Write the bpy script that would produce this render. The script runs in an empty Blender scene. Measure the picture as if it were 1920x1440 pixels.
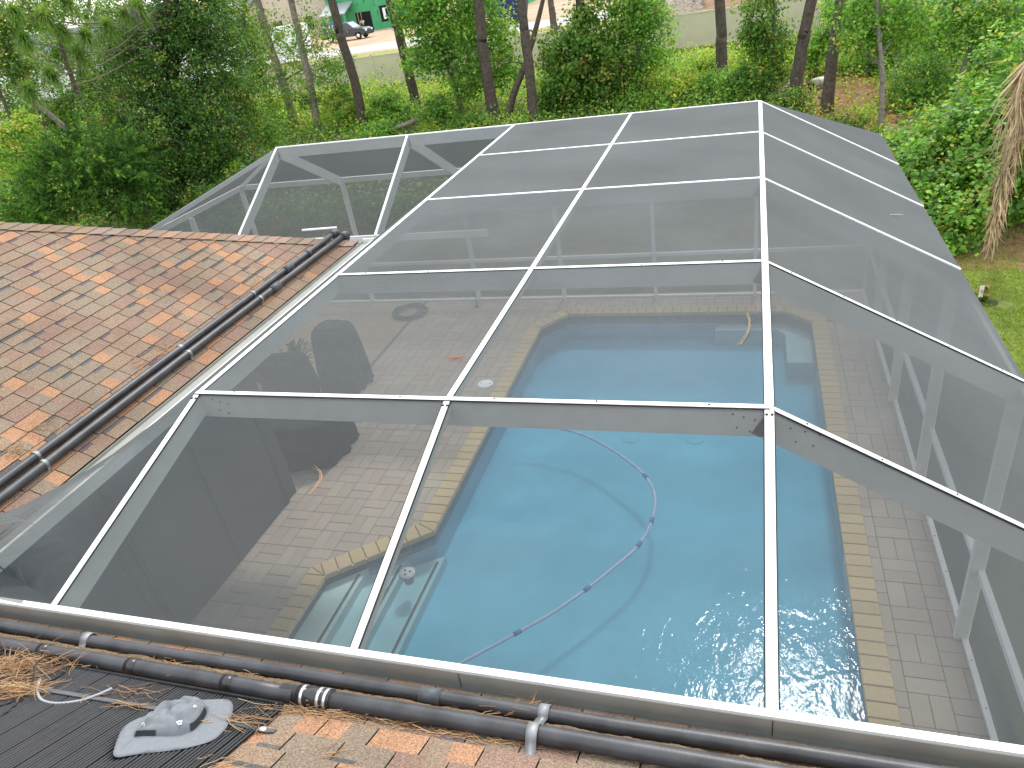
import bpy, bmesh, math, random
import numpy as np
from mathutils import Vector, Matrix
from mathutils.geometry import tessellate_polygon
R = random.Random(7)
NP = np.random.default_rng(7)
scn = bpy.context.scene
COL = scn.collection
# ------------------------------------------------------------------ camera, sky, sun
F_PX, YAW, PITCH, ROLL, CAMH = 1365.37, -0.3609, 0.5195, -0.1671, 5.348
_f = Vector((math.sin(YAW)*math.cos(PITCH), math.cos(YAW)*math.cos(PITCH), -math.sin(PITCH)))
_r0 = Vector((math.cos(YAW), -math.sin(YAW), 0)); _u0 = _r0.cross(_f)
_r = math.cos(ROLL)*_r0 + math.sin(ROLL)*_u0
_u = -math.sin(ROLL)*_r0 + math.cos(ROLL)*_u0
CAM = Vector((0, 0, CAMH))
cd = bpy.data.cameras.new('camera'); cam = bpy.data.objects.new('camera', cd); COL.objects.link(cam)
cam.matrix_world = Matrix(((_r.x, _u.x, -_f.x, CAM.x), (_r.y, _u.y, -_f.y, CAM.y), (_r.z, _u.z, -_f.z, CAM.z), (0, 0, 0, 1)))
cd.sensor_width = 36; cd.lens = 36*F_PX/1920; cd.clip_start = .05; cd.clip_end = 2500
scn.camera = cam
SUN_EL, SUN_AZ = math.radians(54), math.radians(6)          # azimuth from +Y towards +X
w = bpy.data.worlds.new('World'); scn.world = w; w.use_nodes = True
nt = w.node_tree; bg = nt.nodes['Background']
sky = nt.nodes.new('ShaderNodeTexSky'); sky.sky_type = 'NISHITA'; sky.sun_disc = False
sky.sun_elevation = SUN_EL; sky.sun_rotation = SUN_AZ
sky.dust_density = 1.6; sky.air_density = 1.0; sky.ozone_density = 1.0
veil = nt.nodes.new('ShaderNodeMix'); veil.data_type = 'RGBA'; veil.inputs[0].default_value = .75; veil.inputs[7].default_value = (6.95, 7.15, 7.15, 1)   # thin bright cloud over the whole sky
nt.links.new(sky.outputs[0], veil.inputs[6]); nt.links.new(veil.outputs[2], bg.inputs[0]); bg.inputs[1].default_value = 0.15
sd = bpy.data.lights.new('sun', 'SUN'); sd.energy = 1.3; sd.angle = math.radians(8); sd.color = (1, .95, .87)
so = bpy.data.objects.new('sun', sd); COL.objects.link(so)
_sv = Vector((math.sin(SUN_AZ)*math.cos(SUN_EL), math.cos(SUN_AZ)*math.cos(SUN_EL), math.sin(SUN_EL)))
so.rotation_euler = _sv.to_track_quat('Z', 'Y').to_euler(); so.location = _sv*60
vs = scn.view_settings; vs.view_transform = 'Standard'; vs.look = 'None'; vs.exposure = 1.08; vs.gamma = 1
vs.use_curve_mapping = False
scn.cycles.transparent_max_bounces = 16
scn.cycles.max_bounces = 8
scn.cycles.caustics_reflective = False; scn.cycles.caustics_refractive = False
scn.cycles.sample_clamp_indirect = 6

# ------------------------------------------------------------------ surveying helpers (photo pixel -> point of the place)
def ray(px, py):
    return (_r*((px-960)/F_PX) + _u*((720-py)/F_PX) + _f).normalized()
def at_z(px, py, z=-.1):
    d = ray(px, py); return CAM + d*((z-CAM.z)/d.z)
def at_y(px, py, y):
    d = ray(px, py); return CAM + d*(y/d.y)
def depth_at(p): return (Vector(p)-CAM).dot(_f)
def beside(px, py, base):            # point on the upright plane through base that faces the viewer
    b = Vector(base); n = Vector((b.x, b.y, 0)).normalized(); d = ray(px, py)
    return CAM + d*((b-CAM).dot(n)/d.dot(n))
def on_plane(px, py, n, p0):
    n = Vector(n); d = ray(px, py); return CAM + d*((Vector(p0)-CAM).dot(n)/d.dot(n))
LEFT_N, LEFT_P = (.5, 0, 1), (-3.95, 0, 3.0)      # left wing roof plane
NEAR_N, NEAR_P = (0, .5, 1), (0, 1.62, 3.0)       # near roof plane
def near_pt(px, py, off=0): return on_plane(px, py, NEAR_N, (0, 1.62, 3.0+off))
def left_pt(px, py, off=0): return on_plane(px, py, LEFT_N, (-3.95, 0, 3.0+off))

# ------------------------------------------------------------------ object helpers
def props(o, label=None, cat=None, group=None, kind=None):
    if label: o['label'] = label
    if cat: o['category'] = cat
    if group: o['group'] = group
    if kind: o['kind'] = kind
    return o
def thing(name, label, cat, loc=(0, 0, 0), group=None, rz=0):
    o = bpy.data.objects.new(name, None); COL.objects.link(o); o.location = loc; o.rotation_euler = (0, 0, rz)
    o.empty_display_size = .1
    bpy.context.view_layer.update() if False else None
    return props(o, label, cat, group)
def wloc(o):
    v = Vector((0, 0, 0))
    while o: v = v + o.location; o = o.parent
    return v
class MB:
    """collects shapes into one mesh"""
    def __init__(s): s.v = []; s.f = []; s.m = []; s.c = []; s.sm = []
    def add(s, vs, fs, m=0, c=None, smooth=False):
        b = len(s.v); s.v += [tuple(v) for v in vs]
        for f in fs: s.f.append([b+i for i in f]); s.m.append(m); s.sm.append(smooth)
        s.c += [c or (1, 1, 1)]*len(vs); return s
    def box(s, a, b, m=0, c=None):
        (x0, y0, z0), (x1, y1, z1) = a, b
        return s.add([(x0, y0, z0), (x1, y0, z0), (x1, y1, z0), (x0, y1, z0), (x0, y0, z1), (x1, y0, z1), (x1, y1, z1), (x0, y1, z1)],
                     [(3, 2, 1, 0), (4, 5, 6, 7), (0, 1, 5, 4), (1, 2, 6, 5), (2, 3, 7, 6), (3, 0, 4, 7)], m, c)
    def bar(s, p0, p1, wd, ht, up=(0, 0, 1), m=0, c=None, top=True):
        """straight bar whose top face centre line runs p0-p1"""
        p0 = Vector(p0); p1 = Vector(p1); d = (p1-p0).normalized(); side = d.cross(Vector(up)).normalized(); u = side.cross(d).normalized()
        a = 0 if top else ht/2; vs = []
        for p in (p0, p1):
            for sx, sz in ((-1, a-ht), (1, a-ht), (1, a), (-1, a)): vs.append(p+side*(sx*wd/2)+u*sz)
        return s.add(vs, [(0, 1, 2, 3), (7, 6, 5, 4), (0, 4, 5, 1), (1, 5, 6, 2), (2, 6, 7, 3), (3, 7, 4, 0)], m, c)
    def tube(s, pts, r, n=8, m=0, c=None, cap=True, smooth=True):
        pts = [Vector(p) for p in pts]; rs = r if isinstance(r, (list, tuple)) else [r]*len(pts); vs = []; pu = None
        for i, p in enumerate(pts):
            d = (pts[min(i+1, len(pts)-1)]-pts[max(i-1, 0)]).normalized()
            if pu is None:
                a = Vector((0, 0, 1)) if abs(d.z) < .9 else Vector((1, 0, 0)); pu = d.cross(a).normalized()
            pu = (pu - d*pu.dot(d)).normalized(); q = d.cross(pu)
            for k in range(n):
                t = 2*math.pi*k/n; vs.append(p+(pu*math.cos(t)+q*math.sin(t))*rs[i])
        fs = [(i*n+k, i*n+(k+1) % n, (i+1)*n+(k+1) % n, (i+1)*n+k) for i in range(len(pts)-1) for k in range(n)]
        s.add(vs, fs, m, c, smooth)
        if cap:
            b = len(s.v)-len(vs); L = len(pts)-1
            s.f.append([b+k for k in range(n)][::-1]); s.f.append([b+L*n+k for k in range(n)]); s.m += [m, m]; s.sm += [False, False]
        return s
    def lathe(s, prof, ctr=(0, 0, 0), n=20, m=0, c=None, smooth=True, axis=None):
        cx, cy, cz = ctr; vs = []
        for r_, z_ in prof:
            for k in range(n): t = 2*math.pi*k/n; vs.append((cx+r_*math.cos(t), cy+r_*math.sin(t), cz+z_))
        if axis is not None:
            q = Vector((0, 0, 1)).rotation_difference(Vector(axis)); o = Vector(ctr); vs = [o+q @ (Vector(v)-o) for v in vs]
        fs = [(i*n+k, i*n+(k+1) % n, (i+1)*n+(k+1) % n, (i+1)*n+k) for i in range(len(prof)-1) for k in range(n)]
        return s.add(vs, fs, m, c, smooth)
    def poly(s, pts, m=0, c=None): return s.add(pts, [tuple(range(len(pts)))], m, c)
    def prism(s, outline, z0, z1, m=0, c=None):
        n = len(outline); vs = [(x, y, z0) for x, y in outline]+[(x, y, z1) for x, y in outline]
        return s.add(vs, [tuple(range(n))[::-1], tuple(range(n, 2*n))]+[(i, (i+1) % n, n+(i+1) % n, n+i) for i in range(n)], m, c)
    def mesh(s, name, mats, org=(0, 0, 0)):
        me = bpy.data.meshes.new(name)
        V = np.array(s.v, dtype=np.float64).reshape(-1, 3)-np.array(org)
        me.from_pydata(V.tolist(), [], s.f)
        for m in (mats if isinstance(mats, (list, tuple)) else [mats]): me.materials.append(m)
        me.polygons.foreach_set('material_index', s.m); me.polygons.foreach_set('use_smooth', s.sm)
        if any(c != (1, 1, 1) for c in s.c):
            at = me.color_attributes.new('Col', 'FLOAT_COLOR', 'POINT')
            at.data.foreach_set('color', np.c_[np.array(s.c, dtype=np.float32), np.ones(len(s.c), dtype=np.float32)].ravel())
        me.update(); return me
    def build(s, name, mats, parent=None, org=None, bevel=0, recalc=False):
        """link as one object; org = world origin (defaults to the parent's place)"""
        po = wloc(parent) if parent else Vector((0, 0, 0))
        o_ = Vector(org) if org is not None else po
        me = s.mesh(name, mats, o_)
        if recalc or bevel:
            bm = bmesh.new(); bm.from_mesh(me)
            bmesh.ops.recalc_face_normals(bm, faces=bm.faces[:])
            if bevel:
                bmesh.ops.bevel(bm, geom=[e for e in bm.edges if len(e.link_faces) == 2 and e.calc_face_angle(0) > .6], offset=bevel, segments=1, affect='EDGES')
            bm.to_mesh(me); bm.free()
        o = bpy.data.objects.new(name, me); COL.objects.link(o); o.parent = parent; o.location = o_-po
        return o
def inst(name, me, parent, loc, rot=None, scale=None):
    o = bpy.data.objects.new(name, me); COL.objects.link(o); o.parent = parent
    po = wloc(parent) if parent else Vector((0, 0, 0)); o.location = Vector(loc)-po
    if rot is not None: o.rotation_euler = rot
    if scale is not None: o.scale = scale
    return o

# ------------------------------------------------------------------ materials
MATS = {}
def mat(name, col, rough=.6, spec=.3, metal=0, noise=0, nscale=20, bump=0, bscale=80, attr=False, col2=None, noise2=0, n2scale=2, coat=0, detail=4):
    m = bpy.data.materials.new(name); m.use_nodes = True; n = m.node_tree.nodes; l = m.node_tree.links
    b = n['Principled BSDF']; b.inputs['Roughness'].default_value = rough; b.inputs['Metallic'].default_value = metal
    b.inputs['Specular IOR Level'].default_value = spec
    if coat: b.inputs['Coat Weight'].default_value = coat
    tc = n.new('ShaderNodeTexCoord')
    geo = n.new('ShaderNodeNewGeometry')
    src = None
    if attr:
        a = n.new('ShaderNodeAttribute'); a.attribute_name = 'Col'; src = a.outputs['Color']
    else:
        rgb = n.new('ShaderNodeRGB'); rgb.outputs[0].default_value = (*col, 1); src = rgb.outputs[0]
    def layer(src, amt, scale, c2):
        t = n.new('ShaderNodeTexNoise'); t.inputs['Scale'].default_value = scale; t.inputs['Detail'].default_value = detail
        l.new(geo.outputs['Position'], t.inputs['Vector'])
        mr = n.new('ShaderNodeMapRange'); mr.inputs[1].default_value = .3; mr.inputs[2].default_value = .7
        l.new(t.outputs['Fac'], mr.inputs[0])
        mx = n.new('ShaderNodeMix'); mx.data_type = 'RGBA'
        if c2 is None:
            mr.inputs[3].default_value = 1-amt; mr.inputs[4].default_value = 1+amt
            mx.blend_type = 'MULTIPLY'; mx.inputs[0].default_value = 1
            l.new(src, mx.inputs[6]); l.new(mr.outputs[0], mx.inputs[7])
        else:
            mr.inputs[3].default_value = 0; mr.inputs[4].default_value = amt
            l.new(mr.outputs[0], mx.inputs[0]); l.new(src, mx.inputs[6]); mx.inputs[7].default_value = (*c2, 1)
        return mx.outputs[2]
    if noise: src = layer(src, noise, nscale, None)
    if noise2: src = layer(src, noise2, n2scale, col2)
    l.new(src, b.inputs['Base Color'])
    if bump:
        t = n.new('ShaderNodeTexNoise'); t.inputs['Scale'].default_value = bscale; t.inputs['Detail'].default_value = 5
        l.new(geo.outputs['Position'], t.inputs['Vector'])
        bp = n.new('ShaderNodeBump'); bp.inputs['Strength'].default_value = bump; bp.inputs['Distance'].default_value = .01
        l.new(t.outputs['Fac'], bp.inputs['Height']); l.new(bp.outputs[0], b.inputs['Normal'])
    MATS[name] = m; return m
white_al = mat('white_aluminium', (.84, .85, .85), .42, .4, noise=.05, nscale=3, noise2=.22, n2scale=9, col2=(.55, .54, .5))
gutter_al = mat('gutter_aluminium', (.27, .28, .26), .5, .4, noise=.08, nscale=4, noise2=.45, n2scale=5, col2=(.42, .41, .37))
spline_m = mat('black_spline', (.02, .02, .022), .7)
screw_m = mat('dark_screw', (.06, .05, .045), .4, metal=.6)
shingle_m = mat('asphalt_shingle', (.2, .2, .2), .95, .15, attr=True, noise=.42, nscale=150, noise2=.18, n2scale=1.2, bump=.5, bscale=300, detail=2)
deck_board = mat('roof_felt', (.04, .037, .035), .9)
soffit_m = mat('white_soffit', (.72, .72, .7), .7)
stucco = mat('shade_dark_stucco', (.06, .055, .05), .9, noise=.06, nscale=30, bump=.3)  # base colour darkened so the wall blends into the shade under the eave
pipe_m = mat('black_pvc', (.028, .029, .033), .42, .5, noise=.25, nscale=14, noise2=.42, n2scale=9, col2=(.10, .105, .115), bump=.08, bscale=120)
fit_m = mat('black_fitting', (.05, .053, .06), .5, .4, noise=.2, nscale=30, noise2=.4, n2scale=20, col2=(.16, .17, .18))
rubber = mat('black_rubber', (.022, .022, .024), .27, .6, noise=.2, nscale=20)
galv = mat('galvanised_strap', (.27, .28, .29), .55, .4, metal=.5, noise=.2, nscale=40)
steel = mat('bright_steel', (.75, .76, .78), .3, .5, metal=.8)
paver_m = mat('paver_concrete', (.3, .27, .22), .9, .2, attr=True, noise=.10, nscale=70, noise2=.28, n2scale=1.6, col2=(.30, .28, .25), bump=.25, bscale=150)
joint_m = mat('sand_joint', (.22, .19, .155), .95, noise=.15, nscale=40)
coping_m = mat('coping_paver', (.5, .4, .22), .85, .2, attr=True, noise=.08, nscale=60, bump=.2, bscale=150)
slab_m = mat('tan_concrete', (.36, .29, .205), .9, .2, noise=.1, nscale=8, noise2=.3, n2scale=1.1, col2=(.27, .24, .2))
plaster = mat('pool_plaster', (.42, .78, .87), .8, .2, noise=.05, nscale=2.5, noise2=.25, n2scale=1.3, col2=(.30, .52, .60))
step_pl = mat('step_plaster', (.78, .86, .84), .8, .2, noise=.06, nscale=3)
tile_m = mat('blue_grey_tile', (.12, .2, .25), .3, .5, noise=.25, nscale=30)
trimtile = mat('step_trim_tile', (.05, .09, .1), .4, .5, noise=.5, nscale=14)
hose_m = mat('hose_blue_grey', (.34, .46, .66), .5, noise=.1, nscale=20)
cuff_m = mat('hose_cuff_blue', (.07, .18, .46), .5)
dark_cloth = mat('black_vinyl_cover', (.016, .016, .018), .75, .15, noise=.3, nscale=8, bump=.3, bscale=12)
grey_cloth = mat('grey_grill_cover', (.045, .045, .05), .8, .15, noise=.25, nscale=8, bump=.3, bscale=14)
hat_m = mat('grey_hat_cloth', (.185, .198, .217), .95, .1, noise=.06, nscale=60, bump=.15, bscale=700)
hat_in = mat('dark_mesh_vent', (.035, .038, .043), .9, .1, noise=.3, nscale=400)
eyelet_m = mat('pale_metal', (.7, .7, .66), .3, metal=.7)
mark_m = mat('pale_print', (.8, .82, .84), .7)
needle_m = mat('dry_pine_needle', (.4, .2, .08), .75, .25, attr=True)
debris_m = mat('leaf_debris', (.13, .085, .05), .95, .1, noise=.5, nscale=160, noise2=.6, n2scale=60, col2=(.26, .2, .14), bump=.8, bscale=160)
cable_m = mat('black_cable', (.02, .02, .02), .5)
grey_tube = mat('grey_tubing', (.3, .32, .35), .45)
strap_m = mat('grey_webbing', (.10, .105, .11), .8, noise=.2, nscale=60)
bark_pine = mat('pine_bark', (.085, .067, .055), .95, .1, noise=.5, nscale=9, noise2=.5, n2scale=22, col2=(.155, .13, .108), bump=1, bscale=24)
bark_grey = mat('grey_bark', (.22, .19, .155), .95, .1, noise=.4, nscale=10, noise2=.4, n2scale=5, col2=(.3, .28, .25), bump=.8, bscale=30)
fence_m = mat('tan_vinyl', (.56, .53, .37), .55, .3, noise=.04, nscale=2)
soil_m = mat('forest_floor', (.085, .07, .04), 1, .1, noise=.5, nscale=3, noise2=.6, n2scale=1.1, col2=(.07, .095, .03), bump=.8, bscale=14)
straw_m = mat('pine_straw_floor', (.19, .105, .06), 1, .1, noise=.5, nscale=9, noise2=.5, n2scale=2.2, col2=(.26, .18, .11), bump=1, bscale=30)
lawn_m = mat('lawn_turf', (.17, .235, .05), 1, .1, noise=.35, nscale=9, noise2=.5, n2scale=.9, col2=(.2, .15, .075), bump=.7, bscale=60)
sand_m = mat('sandy_soil', (.46, .36, .26), 1, .1, noise=.15, nscale=1.5, noise2=.7, n2scale=.25, col2=(.36, .23, .15), bump=.4, bscale=3)
road_m = mat('pale_road', (.42, .41, .39), .9, .2, noise=.08, nscale=2)
verge_m = mat('verge_grass', (.26, .27, .09), 1, .1, noise=.4, nscale=4)
green_wrap = mat('green_sheathing', (.07, .34, .15), .7, .2, noise=.1, nscale=1)
green_dark = mat('sheathing_marks', (.02, .09, .045), .8)
dark_gap = mat('dark_interior', (.012, .012, .013), .9)
beige_wall = mat('beige_siding', (.5, .44, .36), .85, noise=.05, nscale=3)
white_pnl = mat('white_siding', (.8, .82, .85), .6)
roof_grey = mat('grey_roofing', (.13, .14, .16), .8, noise=.2, nscale=4)
metal_roof = mat('silver_roofing', (.5, .52, .55), .4, .5, metal=.5)
truck_m = mat('dark_grey_paint', (.028, .032, .038), .3, .5, coat=.5)
glass_m = mat('tinted_glass', (.035, .04, .042), .3, .4)
tyre_m = mat('tyre', (.015, .015, .015), .85)
blue_m = mat('blue_bin_paint', (.02, .06, .25), .5)
navy_m = mat('navy_steel', (.02, .035, .09), .5)
skin_m = mat('skin', (.32, .19, .13), .6); shirt_m = mat('white_shirt', (.7, .72, .74), .9); jean_m = mat('dark_trousers', (.03, .035, .05), .9)
timber_m = mat('timber', (.4, .27, .15), .8)
terracotta = mat('terracotta', (.3, .1, .055), .85); flower_m = mat('red_flower', (.45, .03, .03), .6)
tag_m = mat('white_tag', (.8, .8, .78), .6)
frond_m = mat('dead_palm_frond', (.36, .26, .15), .85, .15, attr=True, noise=.25, nscale=15)
moss_m = mat('grey_moss', (.3, .3, .27), .95, .1)

# foliage: leaf colour from the mesh, part of the light passes through
def leaf_mat(name, trans=.45, rough=.5):
    m = bpy.data.materials.new(name); m.use_nodes = True; n = m.node_tree.nodes; l = m.node_tree.links
    b = n['Principled BSDF']; b.inputs['Roughness'].default_value = rough; b.inputs['Specular IOR Level'].default_value = .35
    a = n.new('ShaderNodeAttribute'); a.attribute_name = 'Col'; l.new(a.outputs['Color'], b.inputs['Base Color'])
    t = n.new('ShaderNodeBsdfTranslucent')
    mx = n.new('ShaderNodeMix'); mx.data_type = 'RGBA'; mx.blend_type = 'MULTIPLY'; mx.inputs[0].default_value = 1; mx.inputs[7].default_value = (1.25, 1.25, .6, 1)
    l.new(a.outputs['Color'], mx.inputs[6]); l.new(mx.outputs[2], t.inputs['Color'])
    s = n.new('ShaderNodeMixShader'); s.inputs[0].default_value = trans
    l.new(b.outputs[0], s.inputs[1]); l.new(t.outputs[0], s.inputs[2]); l.new(s.outputs[0], n['Material Output'].inputs['Surface'])
    return m
leaf_m = leaf_mat('leaf'); grass_m = leaf_mat('grass_blade', .3, .6)

# woven screen: threads cover more of the view the more the sheet is seen edge-on
def screen_mat():
    m = bpy.data.materials.new('insect_screen'); m.use_nodes = True; n = m.node_tree.nodes; l = m.node_tree.links
    n.remove(n['Principled BSDF'])
    geo = n.new('ShaderNodeNewGeometry')
    dot = n.new('ShaderNodeVectorMath'); dot.operation = 'DOT_PRODUCT'
    l.new(geo.outputs['Incoming'], dot.inputs[0]); l.new(geo.outputs['True Normal'], dot.inputs[1])
    def M(op, a, b=None):
        x = n.new('ShaderNodeMath'); x.operation = op
        for i, q in enumerate((a, b)):
            if q is None: continue
            if isinstance(q, (int, float)): x.inputs[i].default_value = q
            else: l.new(q, x.inputs[i])
        return x.outputs[0]
    c = M('MAXIMUM', M('ABSOLUTE', dot.outputs['Value']), .02)
    W = .238
    t = M('MULTIPLY', M('MAXIMUM', M('SUBTRACT', 1, M('DIVIDE', W, c)), 0), 1-W)
    cov = M('SUBTRACT', 1, t)
    # dust and pale scuffs lie on the threads
    tc = n.new('ShaderNodeTexNoise'); tc.inputs['Scale'].default_value = .9; tc.inputs['Detail'].default_value = 6
    l.new(geo.outputs['Position'], tc.inputs['Vector'])
    mr = n.new('ShaderNodeMapRange'); mr.inputs[1].default_value = .3; mr.inputs[2].default_value = .75; mr.inputs[3].default_value = .9; mr.inputs[4].default_value = 1.14
    l.new(tc.outputs['Fac'], mr.inputs[0])
    mp = n.new('ShaderNodeMapping'); mp.inputs['Scale'].default_value = (1.2, 7, 5); mp.inputs['Rotation'].default_value = (0, 0, .5); l.new(geo.outputs['Position'], mp.inputs[0])
    sc = n.new('ShaderNodeTexNoise'); sc.inputs['Scale'].default_value = 3.2; sc.inputs['Detail'].default_value = 8; sc.inputs['Roughness'].default_value = .72; l.new(mp.outputs[0], sc.inputs['Vector'])
    mr2 = n.new('ShaderNodeMapRange'); mr2.inputs[1].default_value = .715; mr2.inputs[2].default_value = .80; l.new(sc.outputs['Fac'], mr2.inputs[0])
    mx = n.new('ShaderNodeMix'); mx.data_type = 'RGBA'; mx.inputs[6].default_value = (.136, .144, .147, 1); mx.inputs[7].default_value = (.42, .43, .45, 1)
    l.new(mr2.outputs[0], mx.inputs[0])
    ml = n.new('ShaderNodeMix'); ml.data_type = 'RGBA'; ml.blend_type = 'MULTIPLY'; ml.inputs[0].default_value = 1
    l.new(mx.outputs[2], ml.inputs[6]); l.new(mr.outputs[0], ml.inputs[7])
    # faint streaks of the weave
    mp3 = n.new('ShaderNodeMapping'); mp3.inputs['Scale'].default_value = (6, 110, 110); l.new(geo.outputs['Position'], mp3.inputs[0])
    st3 = n.new('ShaderNodeTexNoise'); st3.inputs['Scale'].default_value = 1.0; st3.inputs['Detail'].default_value = 3; l.new(mp3.outputs[0], st3.inputs['Vector'])
    mr3 = n.new('ShaderNodeMapRange'); mr3.inputs[1].default_value = .3; mr3.inputs[2].default_value = .7; mr3.inputs[3].default_value = .95; mr3.inputs[4].default_value = 1.05; l.new(st3.outputs['Fac'], mr3.inputs[0])
    ml3 = n.new('ShaderNodeMix'); ml3.data_type = 'RGBA'; ml3.blend_type = 'MULTIPLY'; ml3.inputs[0].default_value = 1
    l.new(ml.outputs[2], ml3.inputs[6]); l.new(mr3.outputs[0], ml3.inputs[7])
    d = n.new('ShaderNodeBsdfDiffuse'); l.new(ml3.outputs[2], d.inputs['Color'])
    tl = n.new('ShaderNodeBsdfTranslucent'); tl.inputs['Color'].default_value = (.04, .042, .045, 1)
    ad = n.new('ShaderNodeMixShader'); ad.inputs[0].default_value = .2; l.new(d.outputs[0], ad.inputs[1]); l.new(tl.outputs[0], ad.inputs[2])
    tr = n.new('ShaderNodeBsdfTransparent')
    s = n.new('ShaderNodeMixShader'); l.new(cov, s.inputs[0]); l.new(tr.outputs[0], s.inputs[1]); l.new(ad.outputs[0], s.inputs[2])
    l.new(s.outputs[0], n['Material Output'].inputs['Surface'])
    return m
screen_m = screen_mat()
def water_mat():
    m = bpy.data.materials.new('pool_water'); m.use_nodes = True; n = m.node_tree.nodes; l = m.node_tree.links
    n.remove(n['Principled BSDF'])
    geo = n.new('ShaderNodeNewGeometry')
    mp = n.new('ShaderNodeMapping'); mp.inputs['Scale'].default_value = (1, .55, 1); mp.inputs['Rotation'].default_value = (0, 0, .5); l.new(geo.outputs['Position'], mp.inputs[0])
    t1 = n.new('ShaderNodeTexNoise'); t1.inputs['Scale'].default_value = 4.6; t1.inputs['Detail'].default_value = 3; t1.inputs['Distortion'].default_value = .6
    t2 = n.new('ShaderNodeTexNoise'); t2.inputs['Scale'].default_value = 19; t2.inputs['Detail'].default_value = 2
    l.new(mp.outputs[0], t1.inputs['Vector']); l.new(mp.outputs[0], t2.inputs['Vector'])
    b1 = n.new('ShaderNodeBump'); b1.inputs['Strength'].default_value = .15; b1.inputs['Distance'].default_value = .07; l.new(t1.outputs['Fac'], b1.inputs['Height'])
    b2 = n.new('ShaderNodeBump'); b2.inputs['Strength'].default_value = .12; b2.inputs['Distance'].default_value = .03
    l.new(t2.outputs['Fac'], b2.inputs['Height']); l.new(b1.outputs[0], b2.inputs['Normal'])
    fr = n.new('ShaderNodeFresnel'); fr.inputs['IOR'].default_value = 1.33; l.new(b2.outputs[0], fr.inputs['Normal'])
    gl = n.new('ShaderNodeBsdfGlossy'); gl.inputs['Roughness'].default_value = .05; l.new(b2.outputs[0], gl.inputs['Normal'])
    tr = n.new('ShaderNodeBsdfTransparent'); tr.inputs['Color'].default_value = (.90, .97, .98, 1)
    s = n.new('ShaderNodeMixShader'); l.new(fr.outputs[0], s.inputs[0]); l.new(tr.outputs[0], s.inputs[1]); l.new(gl.outputs[0], s.inputs[2])
    l.new(s.outputs[0], n['Material Output'].inputs['Surface'])
    va = n.new('ShaderNodeVolumeAbsorption'); va.inputs['Color'].default_value = (.25, .79, .96, 1); va.inputs['Density'].default_value = 1.2
    l.new(va.outputs[0], n['Material Output'].inputs['Volume'])
    return m
water_m = water_mat()

# ================================================================== THE GROUND
def sheet(name, outlines, m, z):
    b = MB()
    for o in outlines: b.poly([(x, y, z) for x, y in o])
    return props(b.build(name, m), kind='structure')
def wobble(x0, y0, x1, y1, step, amp, seed):
    q = random.Random(seed); out = []
    cs = [(x0, y0), (x1, y0), (x1, y1), (x0, y1)]
    for i in range(4):
        a, c = cs[i], cs[(i+1) % 4]; L = math.dist(a, c); n = max(2, int(L/step))
        for k in range(n): t = k/n; out.append((a[0]+(c[0]-a[0])*t+q.uniform(-amp, amp), a[1]+(c[1]-a[1])*t+q.uniform(-amp, amp)))
    return out
GX0, GX1, GY0, GY1 = -9.25, 1.87, .3, 11.93
BIG = 1400
sheet('ground', [[(-BIG, -BIG), (BIG, -BIG), (BIG, GY0), (-BIG, GY0)], [(-BIG, GY1), (BIG, GY1), (BIG, BIG), (-BIG, BIG)],
                 [(-BIG, GY0), (GX0, GY0), (GX0, GY1), (-BIG, GY1)], [(GX1, GY0), (BIG, GY0), (BIG, GY1), (GX1, GY1)]], soil_m, -.1)
lawn_o = wobble(1.88, -12, 16, 15.6, 1.1, .25, 3); lawn_o = [(max(x, 1.88), y) for x, y in lawn_o]
sheet('lawn', [lawn_o], lawn_m, -.092)
sheet('pine_straw_ground', [wobble(1.2, 20.5, 6.4, 35, 1.2, .5, 4)], straw_m, -.09)
sheet('bare_soil_patch', [wobble(3.0, 12.6, 7, 15.4, .5, .18, 5)], straw_m, -.088)
sheet('sandy_lot', [[(-260, 45.2), (60, 45.2), (60, 420), (-260, 420)]], sand_m, -.088)
sheet('road', [[(-260, 70), (60, 70), (60, 78), (-260, 78)]], road_m, -.08)
sheet('sidewalk', [[(-260, 57.2), (60, 57.2), (60, 59.4), (-260, 59.4)]], road_m, -.079)
sheet('grass_verge', [[(-260, 45.3), (60, 45.3), (60, 50.2), (-260, 50.2)], [(-260, 62), (60, 62), (60, 68.5), (-260, 68.5)]], verge_m, -.084)

# ================================================================== POOL AND DECK
W = [(.95, 2.3), (.95, 10.74), (.56, 11.12), (-2.95, 11.12), (-3.335, 10.6), (-3.335, 5.55), (-4.29, 4.74), (-4.29, 2.3)]   # water line, anticlockwise
def offset_poly(P, d):
    n = len(P); out = []
    for i in range(n):
        a, b, c = Vector(P[i-1]), Vector(P[i]), Vector(P[(i+1) % n])
        e1 = (b-a).normalized(); e2 = (c-b).normalized(); n1 = Vector((e1.y, -e1.x)); n2 = Vector((e2.y, -e2.x))
        k = (n1+n2); k = k/(1+n1.dot(n2)); out.append(tuple(b+k*d))
    return out
def inside(p, P):
    x, y = p; r = False
    for i in range(len(P)):
        (x1, y1), (x2, y2) = P[i-1], P[i]
        if (y1 > y) != (y2 > y) and x < (x2-x1)*(y-y1)/(y2-y1)+x1: r = not r
    return r
WO = offset_poly(W, .2); WI = offset_poly(W, -.02); WM = offset_poly(W, .197)
DX0, DX1, DY0, DY1 = -9.24, 1.86, .31, 11.92
def tess(outer, holes, z):
    loops = [[Vector((x, y, 0)) for x, y in outer]]+[[Vector((x, y, 0)) for x, y in h] for h in holes]
    pts = [p for l in loops for p in l]
    return [(p.x, p.y, z) for p in pts], [tuple(t) for t in tessellate_polygon(loops)]
b = MB(); v, f = tess([(DX0, DY0), (DX1, DY0), (DX1, DY1), (DX0, DY1)], [offset_poly(W, .01)], -.018); b.add(v, f)
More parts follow.
